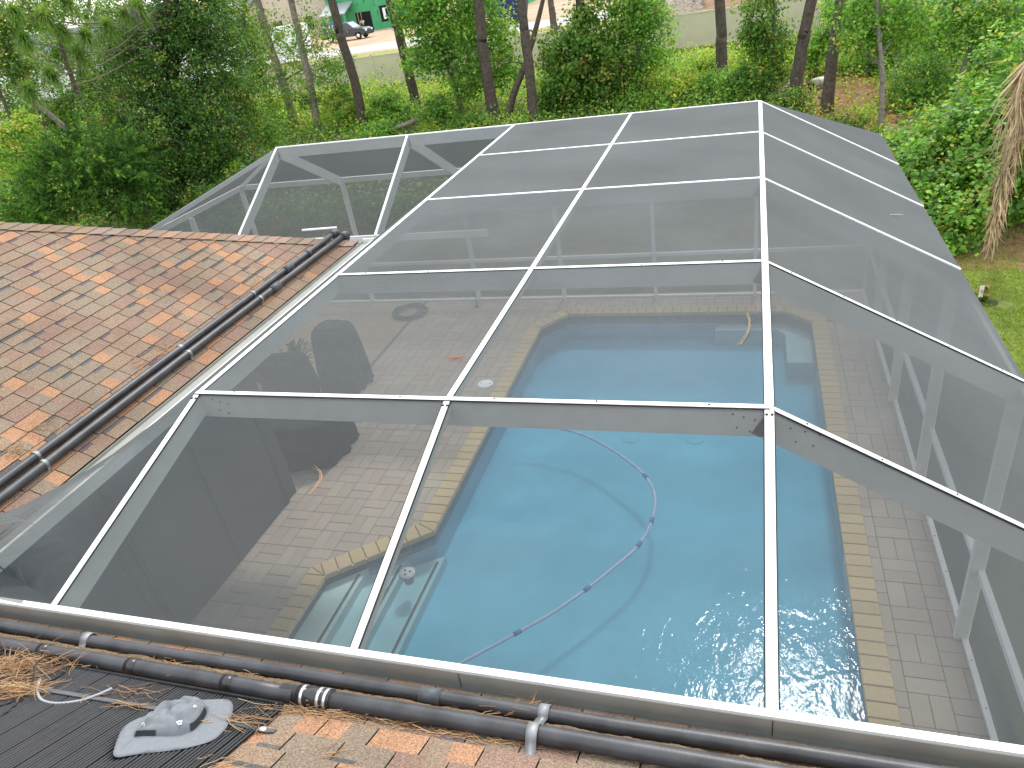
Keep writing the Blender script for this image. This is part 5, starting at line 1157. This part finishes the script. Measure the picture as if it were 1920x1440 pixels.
# fallen sticks and logs
def log(name, label, p0, p1, r, m_=bark_grey, cutm=None):
    t = thing(name, label, 'log', p0); MB().tube([p0, Vector(p0).lerp(Vector(p1), .5)+Vector((0, 0, .02)), p1], [r, r*.97, r*.94], 12).build('log_body', m_, t)
    if cutm:
        d = (Vector(p0)-Vector(p1)).normalized(); b = MB(); b.lathe([(0, .004), (r*.98, .003), (r, -.01)], Vector(p0), 14, axis=d); b.build('cut_face', cutm, t)
g0 = at_z(1521, 159, .1); log('cut_log', 'short pale log lying on the pine straw left of the dark trunk', g0, at_z(1543, 152, .12), .17, mat('pale_log', (.5, .47, .42), .9, noise=.3, nscale=6), mat('dark_end_grain', (.06, .045, .035), .95, noise=.4, nscale=20))
log('cut_log', 'small pale log piece lying far back in the thicket clearing', at_z(1617, 126, .05), at_z(1630, 127, .05), .09, MATS['pale_log'])
log('fallen_branch', 'bare grey fallen branch behind the screen ridge at left', at_z(715, 254, .1), at_z(782, 224, .5), .09)
log('fallen_branch', 'thin dead branch leaning on the pine straw clearing', at_z(1548, 190, .0), at_z(1534, 182, .35), .03)
# small bedding plant with a tag
pb = at_z(1843, 566, -.09); bp_ = thing('bedding_plant', 'small bedding plant with orange leaves and a white tag in the lawn', 'plant', pb)
lv = Leaves(); lv.cloud(pb+Vector((0, 0, .12)), (.16, .16, .1), 150, .07, palette(bright=.5, rust=.4, yellow=.1), .06, wid=.7); lv.build('foliage', bp_)
b = MB(); b.lathe([(0, .03), (.14, .02), (.2, 0)], pb, 14); b.build('soil_mound', soil_m, bp_)
tq = pb+Vector((-.06, -.05, .1)); b = MB(); b.box(tq+Vector((-.03, 0, 0)), tq+Vector((.03, .004, .19))); b.build('plant_tag', tag_m, bp_)
# palm with dead fronds hanging in at the right edge
PB = Vector((5.4, 13.3, -.1)); pm = thing('palm_tree', 'palm with brown dead fronds hanging down at the right edge', 'palm', PB)
b = MB(); trunk_mb(b, [PB, PB+Vector((-.05, 0, 2)), PB+Vector((.05, .05, 4.2))], .19, .16, 12); b.build('trunk', bark_grey, pm)
def frond(pts, wdt, nl, seed, L0=.75):
    q = random.Random(seed); P = spline_pts(pts, 8); b = MB(); c0 = (.50, .37, .22); b.tube(P, [.03-.02*i/len(P) for i in range(len(P))], 6, 0, (.42, .33, .2))
    for k in range(nl):
        t = .06+.94*k/nl; i = min(int(t*(len(P)-1)), len(P)-2); p = P[i].lerp(P[i+1], t*(len(P)-1)-i); ax = (P[i+1]-P[i]).normalized()
        sd_ = Vector((q.gauss(0, 1), q.gauss(0, 1), q.gauss(0, .2))).normalized(); L = L0*q.uniform(.6, 1.15)*(1-.45*t)
        d = (ax*1.0+sd_*q.uniform(.12, .5)*wdt+Vector((0, 0, -.35))).normalized(); m1 = p+d*L*.5+sd_*.04*q.gauss(0, 1); e = p+d*L+Vector((q.gauss(0, .05), q.gauss(0, .05), -.12*L)); s = sd_.cross(d).normalized()*.013
        f_ = q.uniform(.65, 1.25); c = (c0[0]*f_, c0[1]*f_*q.uniform(.92, 1.05), c0[2]*f_)
        b.add([p-s*.5, p+s*.5, m1+s, m1-s, e], [(0, 1, 2, 3), (3, 2, 4)], 0, c)
    b.build('dead_frond', frond_m, pm)
PT = PB+Vector((.05, .05, 4.2)); PY = Vector((0, 14.0, 0))
def py_(px, py, y): return at_y(px, py, y)
frond([PT, py_(1950, 90, 12.90), py_(1912, 180, 12.70), py_(1888, 300, 12.60), py_(1866, 400, 12.55), py_(1860, 440, 12.55)], 1.0, 420, 1, .75)
frond([PT, py_(1960, 110, 13.10), py_(1918, 210, 12.90), py_(1893, 320, 12.80), py_(1868, 425, 12.70)], .9, 360, 2, .7)
frond([PT, py_(1975, 60, 13.30), py_(1940, 150, 13.20), py_(1912, 260, 13.10), py_(1885, 360, 13.00), py_(1872, 420, 13.00)], .9, 300, 3, .65)
frond([PT, py_(2030, 60, 13.30), py_(2040, 160, 13.50), py_(2035, 300, 13.50)], 1, 120, 4, .6)
b = MB()
for k in range(26): p = py_(R.uniform(1870, 1915), R.uniform(180, 330), 12.5); b.tube([p, p+Vector((-.18*R.random(), -.05, -.3)), p+Vector((-.5*R.random(), -.08, -R.uniform(.4, .9)))], [.006, .005, .002], 4, 0, (.4, .31, .2))
b.build('loose_strand', frond_m, pm)

# ================================================================== FENCE AND BUILDING SITE
FY = 44.4; fence = thing('vinyl_fence', 'long tan vinyl privacy fence behind the trees', 'fence', (0, FY, -.1))
x = -66.0; k = 0; rail_me = None
while x < 24:
    nx_ = x+2.3; b = MB(); b.box((x-.06, FY-.06, -.1), (x+.06, FY+.06, 1.72)); b.box((x-.075, FY-.075, 1.72), (x+.075, FY+.075, 1.76)); b.build('fence_post', fence_m, fence, org=(x, FY, -.1))
    b = MB(); b.box((x+.062, FY-.02, -.05), (nx_-.062, FY+.02, 1.56)); o = b.build('fence_panel', fence_m, fence, org=(x, FY, -.1))
    MB().box((x+.063, FY-.035, 1.561), (nx_-.063, FY+.035, 1.65)).build('fence_rail', fence_m, o); MB().box((x+.063, FY-.035, -.02), (nx_-.063, FY-.021, .1)).build('fence_rail', fence_m, o)
    x = nx_
def gable_house(name, label, x0, x1, y, depth, hgt, ridge, wallm, roofm, wins=(), cat='house', gable_front=True):
    t = thing(name, label, cat, ((x0+x1)/2, y, -.1)); xm = (x0+x1)/2; b = MB(); y1 = y+depth
    if gable_front:
        b.add([(x0, y, -.1), (x1, y, -.1), (x1, y, hgt), (xm, y, ridge), (x0, y, hgt), (x0, y1, -.1), (x1, y1, -.1), (x1, y1, hgt), (xm, y1, ridge), (x0, y1, hgt)], [(0, 1, 2, 3, 4), (9, 8, 7, 6, 5), (0, 4, 9, 5), (1, 6, 7, 2)])
        b.build('wall', wallm, t); s = (ridge-hgt)/(xm-x0); ov = .5; b = MB()
        for sx in (-1, 1):
            xe = xm+sx*(xm-x0+ov); ze = hgt-s*ov
            b.add([(xm, y-ov, ridge+.05), (xe, y-ov, ze+.05), (xe, y1+ov, ze+.05), (xm, y1+ov, ridge+.05), (xm, y-ov, ridge+.28), (xe, y-ov, ze+.28), (xe, y1+ov, ze+.28), (xm, y1+ov, ridge+.28)], [(0, 1, 2, 3), (7, 6, 5, 4), (0, 4, 5, 1), (1, 5, 6, 2), (2, 6, 7, 3)])
        b.build('roof', roofm, t)
    else:
        b.box((x0, y, -.1), (x1, y1, hgt)); b.build('wall', wallm, t); b = MB(); ym = (y+y1)/2; ov = .6
        b.add([(x0-ov, y-ov, hgt), (x1+ov, y-ov, hgt), (x1+ov, y1+ov, hgt), (x0-ov, y1+ov, hgt), (x0+3, ym, ridge), (x1-3, ym, ridge)], [(0, 1, 5, 4), (1, 2, 5), (2, 3, 4, 5), (3, 0, 4), (3, 2, 1, 0)]); b.build('roof', roofm, t)
    for (wx, wz, ww, wh) in wins:
        b = MB(); b.box((wx-ww/2-.12, y-.06, wz-.12), (wx+ww/2+.12, y-.002, wz+wh+.12)); o = b.build('window', dark_gap, t); b = MB(); b.box((wx-ww/2, y-.075, wz), (wx+ww/2, y-.062, wz+wh)); b.build('pane', glass_m, o)
    return t
GH = 104
def gx(px, py): return at_y(px, py, GH)
xa, xb = gx(618, 40).x, gx(768, 40).x
gh = gable_house('green_house', 'house under construction in bright green sheathing behind the parked truck', xa, xb, GH, 14, 5.6, 8.5, green_wrap, roof_grey, (), 'house', False)
g0_, g1_ = gx(668, 35).x, gx(697, 35).x
b = MB(); b.box((g0_, GH-.03, -.05), (g1_, GH-.004, 2.35)); o = b.build('garage_opening', dark_gap, gh)
b = MB(); [b.box((x_, GH-.05, -.05), (x_+.12, GH-.032, 2.35)) for x_ in (g0_+.3, g0_+.8)]; b.build('timber_stud', timber_m, o)
wx = gx(720, 25); b = MB(); b.box((wx.x-.55, GH-.06, wx.z-1.0), (wx.x+.55, GH-.004, wx.z+1.0)); o = b.build('window', dark_gap, gh); b = MB(); b.box((wx.x-.1, GH-.07, wx.z-.7), (wx.x+.3, GH-.062, wx.z+.7)); b.build('pane', white_pnl, o)
b = MB()
for k in range(46): x_, z_ = R.uniform(xa+.3, xb-.3), R.uniform(.4, 5.4); (None if g0_-.3 < x_ < g1_+.3 and z_ < 3 else b.box((x_, GH-.012, z_), (x_+.09, GH-.004, z_+R.uniform(.3, .8))))
b.build('sheathing_mark', green_dark, gh)
pc = gx(640, 20); b = MB(); px0, px1 = gx(617, 25).x, gx(664, 18).x
b.add([(px0, GH-3, 2.7), (px1, GH-3, 2.7), (px1, GH-.01, 3.9), (px0, GH-.01, 3.9), (px0, GH-3, 2.55), (px1, GH-3, 2.55), (px1, GH-.01, 3.7), (px0, GH-.01, 3.7)], [(0, 1, 2, 3), (7, 6, 5, 4), (0, 4, 5, 1), (1, 5, 6, 2), (0, 3, 7, 4)]); b.build('porch_roof', metal_roof, gh)
b = MB(); [b.box((x_-.15, GH-2.9, -.1), (x_+.15, GH-2.6, 2.55)) for x_ in (px0+.3, px1-.3)]; b.build('porch_post', green_wrap, gh)
b = MB(); pl_ = gx(738, 30); b.box((pl_.x-.4, GH-.3, -.05), (pl_.x+.4, GH-.2, 1.3)); props(b.build('white_board', white_pnl), 'white board leaning on the green wall right of its window', 'board')
x2a, x2b = gx(850, 15).x, gx(955, 5).x
gh2 = gable_house('green_house', 'second green sheathed house partly hidden by the bright leafy tree', x2a, x2b, GH+3, 12, 5.5, 8, green_wrap, roof_grey, ((gx(957, 3).x-1.6, 1.4, 1.0, 1.6),), 'house', False)
gable_house('beige_house', 'large beige house with a plain gable end left of the green house', gx(455, 40).x, gx(612, 40).x, GH+2, 15, 4.6, 9.5, beige_wall, roof_grey, ((gx(500, 20).x, 1.2, 1.2, 1.5), (gx(560, 20).x, 1.2, 1.2, 1.5)), 'house')
gable_house('white_house', 'small distant white house with grey roof at the top left', -112, -100, 150, 9, 4.2, 7.6, white_pnl, roof_grey, ((-108, 1.2, 1.2, 1.4), (-104, 1.2, 1.2, 1.4)))
gable_house('white_house', 'long white house beyond the fence glimpsed through the left trees', -72, -46, 58, 10, 3.6, 6.0, white_pnl, roof_grey, ((-66, 1, 1.2, 1.4), (-58, 1, 1.2, 1.4), (-51, 1, 1.2, 1.4)), 'house', False)
# white box trailer by the fence
tr0 = gnd(500, 116); tr = thing('box_trailer', 'big white box trailer parked beyond the fence behind the slender trees', 'trailer', (-45, 68, -.1))
b = MB(); b.box((-52.5, 68, .55), (-41.5, 70.6, 3.2)); b.build('trailer_body', white_pnl, tr, bevel=.05)
b = MB(); b.box((-53.8, 69.1, .5), (-52.52, 69.4, .62)); b.build('tow_bar', rubber, tr)
for x_ in (-46, -47.1): b = MB(); b.lathe([(0, .12), (.2, .12), (.36, .1), (.38, 0), (.36, -.1), (.2, -.12), (0, -.12)], (x_, 68.1, .28), 18, axis=(0, -1, 0)); b.build('wheel', tyre_m, tr)
# pickup truck on the site
TY = 90; tx0, tx1 = at_y(607, 58, TY).x, at_y(692, 55, TY).x; TL = tx1-tx0; s_ = TL/5.7
tk = thing('pickup_truck', 'dark grey pickup truck parked in front of the green house', 'pickup truck', ((tx0+tx1)/2, TY, -.1))
side = [(0, .55), (.05, 1.12), (2.05, 1.14), (2.1, 1.16), (2.35, 1.78), (2.7, 1.86), (3.5, 1.84), (4.25, 1.22), (5.35, 1.1), (5.62, .95), (5.7, .55), (5.6, .42), (5.15, .42), (5.0, .72), (4.7, .86), (4.4, .72), (4.25, .40), (1.6, .40), (1.45, .72), (1.15, .86), (.85, .72), (.7, .42), (.1, .42)]
b = MB(); n = len(side); hw = .95*s_
def tp(x_, z_, y_): return (tx0+x_*s_, TY+y_, -.1+z_*s_)
vs = [tp(x_, z_, -hw*(.86 if z_ > 1.3 else 1)) for x_, z_ in side]+[tp(x_, z_, hw*(.86 if z_ > 1.3 else 1)) for x_, z_ in side]
b.add(vs, [tuple(range(n))[::-1], tuple(range(n, 2*n))]+[(i, (i+1) % n, n+(i+1) % n, n+i) for i in range(n)]); b.build('body', truck_m, tk)
b = MB(); yq = -hw*.86-.012
for P_ in ([(2.42, 1.24), (3.02, 1.24), (3.02, 1.76), (2.62, 1.76)], [(3.1, 1.24), (3.95, 1.24), (3.5, 1.74), (3.1, 1.76)]): b.poly([tp(x_, z_, -hw*.93-.03 if z_ < 1.3 else yq) for x_, z_ in P_])
b.build('side_window', glass_m, tk)
b = MB(); b.add([tp(4.22, 1.27, -hw*.84), tp(4.22, 1.27, hw*.84), tp(3.56, 1.83, hw*.78), tp(3.56, 1.83, -hw*.78)], [(0, 1, 2, 3)]); b.build('windscreen', mat('windscreen', (.32, .36, .4), .15, .6), tk)
for x_ in (1.15, 4.7):
    for sy in (-1, 1):
        b = MB(); b.lathe([(0, .1), (.2, .1), (.34, .09), (.39, .03), (.39, -.08), (.3, -.11)], tp(x_, .39, sy*hw*.93), 20, axis=(0, sy, 0)); wh = b.build('wheel', tyre_m, tk)
        b = MB(); b.lathe([(0, .115), (.19, .112), (.23, .09)], tp(x_, .39, sy*hw*.93), 14, axis=(0, sy, 0)); b.build('rim', steel, wh)
b = MB(); b.box(tp(5.64, .78, -hw*.95), tp(5.71, .95, -hw*.6)); b.build('headlight', white_pnl, tk); b = MB(); b.box(tp(5.64, .78, hw*.6), tp(5.71, .95, hw*.95)); b.build('headlight', white_pnl, tk)
b = MB(); b.box(tp(5.5, .4, -hw), tp(5.8, .62, hw)); b.build('bumper', rubber, tk)
ck = thing('blue_crate', 'blue crate stack standing in the truck bed', 'crate', tp(.9, 1.0, 0)); b = MB(); b.box(tp(.2, 1.0, -.7), tp(1.9, 2.0, .7)); b.build('crate_body', blue_m, ck); b = MB(); [b.box(tp(.35+k*.4, 1.2, -.73), tp(.45+k*.4, 1.85, -.703)) for k in range(4)]; b.build('crate_slot', white_pnl, ck)
# worker, standing and bending slightly at the garage opening
WX = gx(688, 45).x; wy = GH-1.2; wk = thing('person', 'worker in a white shirt and dark trousers stooping at the garage opening', 'person', (WX, wy, -.1))
def skin_chain(name, verts, edges, m_, parent, root=0):
    me = bpy.data.meshes.new(name); o_ = wloc(parent); me.from_pydata([tuple(Vector(v[:3])-o_) for v in verts], edges, []); me.materials.append(m_)
    o = bpy.data.objects.new(name, me); COL.objects.link(o); o.parent = parent; md = o.modifiers.new('skin', 'SKIN'); md.use_smooth_shade = True
    for i, v in enumerate(verts): me.skin_vertices[0].data[i].radius = (v[3], v[3]*(.8 if len(v) < 5 else v[4]))
    me.skin_vertices[0].data[root].use_root = True; s2 = o.modifiers.new('s', 'SUBSURF'); s2.levels = s2.render_levels = 1; return o
def W_(x_, y_, z_, r, *a): return (WX+x_, wy+y_, -.1+z_, r, *a)
skin_chain('body', [W_(0, 0, .95, .15), W_(.02, -.08, 1.2, .16), W_(.05, -.18, 1.42, .15), W_(.06, -.24, 1.52, .055), W_(.07, -.28, 1.66, .095),
    W_(-.17, -.16, 1.42, .065), W_(-.24, -.22, 1.16, .05), W_(-.18, -.42, .98, .04), W_(-.16, -.5, .93, .045), W_(.27, -.18, 1.40, .065), W_(.33, -.26, 1.14, .05), W_(.26, -.46, .98, .04), W_(.24, -.54, .93, .045),
    W_(-.11, .02, .85, .1), W_(-.13, .0, .48, .075), W_(-.13, .05, .08, .05), W_(-.13, -.12, .04, .045), W_(.11, .02, .85, .1), W_(.14, -.03, .48, .075), W_(.15, .04, .08, .05), W_(.15, -.13, .04, .045)],
    [(0, 1), (1, 2), (2, 3), (3, 4), (2, 5), (5, 6), (6, 7), (7, 8), (2, 9), (9, 10), (10, 11), (11, 12), (0, 13), (13, 14), (14, 15), (15, 16), (0, 17), (17, 18), (18, 19), (19, 20)], skin_m, wk)
skin_chain('shirt', [W_(0, 0, .93, .175), W_(.02, -.08, 1.2, .185), W_(.05, -.18, 1.41, .17), W_(.06, -.22, 1.49, .08), W_(-.17, -.16, 1.41, .085), W_(-.23, -.21, 1.2, .07), W_(.27, -.18, 1.39, .085), W_(.32, -.25, 1.2, .07)], [(0, 1), (1, 2), (2, 3), (2, 4), (4, 5), (2, 6), (6, 7)], shirt_m, wk)
skin_chain('trousers', [W_(0, 0, .95, .165), W_(-.11, .02, .84, .115), W_(-.13, 0, .48, .092), W_(-.13, .05, .1, .075), W_(.11, .02, .84, .115), W_(.14, -.03, .48, .092), W_(.15, .04, .1, .075)], [(0, 1), (1, 2), (2, 3), (0, 4), (4, 5), (5, 6)], jean_m, wk)
b = MB(); b.lathe([(.1, -.02), (.105, .03), (.085, .08), (.04, .11), (0, .115)], W_(.07, -.27, 1.68, 0)[:3], 14); b.build('cap', jean_m, wk)
# bins, car and brush pile
d0 = at_y(955, 55, 72.5); dm = thing('skip_bin', 'dark navy steel skip by the road behind the bright leafy tree', 'skip', (d0.x, 79.5, -.1))
b = MB(); xd, yd = at_y(955, 40, 80).x, 80; b.add([(xd-1.6, yd-1, -.05), (xd+1.6, yd-1, -.05), (xd+1.6, yd+1, -.05), (xd-1.6, yd+1, -.05), (xd-2.1, yd-1.1, 2.3), (xd+2.1, yd-1.1, 2.3), (xd+2.1, yd+1.1, 2.3), (xd-2.1, yd+1.1, 2.3)], [(0, 1, 5, 4), (1, 2, 6, 5), (2, 3, 7, 6), (3, 0, 4, 7), (3, 2, 1, 0)]); b.build('bin_body', navy_m, dm)
b = MB(); [b.box((xd+k, yd-1.16, .1), (xd+k+.12, yd-1.09, 2.28)) for k in (-1.3, -.45, .4, 1.2)]; b.box((xd-2.15, yd-1.17, 2.301), (xd+2.15, yd-1.03, 2.4)); b.build('bin_rib', navy_m, dm)
cx_ = at_y(768, 45, 98).x; cr_ = thing('parked_car', 'dark parked car half hidden behind the pine trunk and leaves', 'car', (cx_, 98, -.1))
sd2 = [(0, .35), (.02, .8), (.5, .92), (1.2, 1.42), (2.7, 1.44), (3.5, .98), (4.35, .85), (4.5, .5), (4.45, .3), (4.0, .3), (3.85, .6), (3.35, .6), (3.2, .3), (1.3, .3), (1.15, .6), (.65, .6), (.5, .3), (.05, .3)]
b = MB(); n = len(sd2); vs = [(cx_-2.2+x_, 97.1, -.1+z_) for x_, z_ in sd2]+[(cx_-2.2+x_, 98.9, -.1+z_) for x_, z_ in sd2]; b.add(vs, [tuple(range(n))[::-1], tuple(range(n, 2*n))]+[(i, (i+1) % n, n+(i+1) % n, n+i) for i in range(n)]); b.build('body', truck_m, cr_)
b = MB(); b.poly([(cx_-2.2+x_, 97.09, -.1+z_) for x_, z_ in ((.75, .95), (3.2, .95), (2.6, 1.36), (1.25, 1.36))]); b.build('side_window', glass_m, cr_)
for x_ in (.9, 3.6):
    for y_ in (97.15, 98.85): b = MB(); b.lathe([(0, .1), (.2, .1), (.31, .06), (.31, -.06), (.2, -.1)], (cx_-2.2+x_, y_, .22), 16, axis=(0, -1 if y_ < 98 else 1, 0)); b.build('wheel', tyre_m, cr_)
bq = at_z(1272, 18, -.1); b = MB()
for k in range(420):
    a, r_ = R.uniform(0, 6.28), R.random()**.5*3.4; p = Vector((bq.x+r_*math.cos(a)*1.3, bq.y+r_*math.sin(a), R.uniform(0, 1.5)*(1-r_/3.8))); d = Vector((R.gauss(0, 1), R.gauss(0, 1), R.gauss(0, .5))).normalized()*R.uniform(.4, 1.1); b.tube([p-d, p+Vector((0, 0, .1)), p+d], [.02, .05, .012], 4)
b.lathe([(4.4, 0), (3.4, .5), (2, 1.0), (0, 1.2)], bq, 16); props(b.build('brush_pile', mat('dry_brush', (.24, .2, .16), .95, noise=.4, nscale=3)), 'grey heap of cleared brush on the sandy lot beyond the fence', 'brush pile', kind='stuff')
bq = at_z(1312, 14, -.1)+Vector((2.5, 1, 0)); b = MB(); b.lathe([(4.5, 0), (3.2, .7), (1.6, 1.5), (0, 1.8)], bq, 20); props(b.build('dirt_mound', mat('brown_dirt', (.26, .17, .11), 1, noise=.3, nscale=1.5, bump=.6, bscale=4)), 'brown dirt mound on the sandy lot beside the brush heap', 'dirt mound')
# far wood closing the view
lv = Leaves()
for k in range(60):
    x_ = -330+k*8.5+R.uniform(-3, 3); y_ = 210+R.uniform(-15, 40); h_ = R.uniform(9, 16); lv.cloud((x_, y_, h_*.55), (R.uniform(5, 8), 5, h_*.55), 420, 1.1, palette(mid=.5, dark=.35, bright=.15), 1.8)
props(lv.build('far_wood', kind='stuff'), 'distant line of green trees beyond the building site', 'wood')
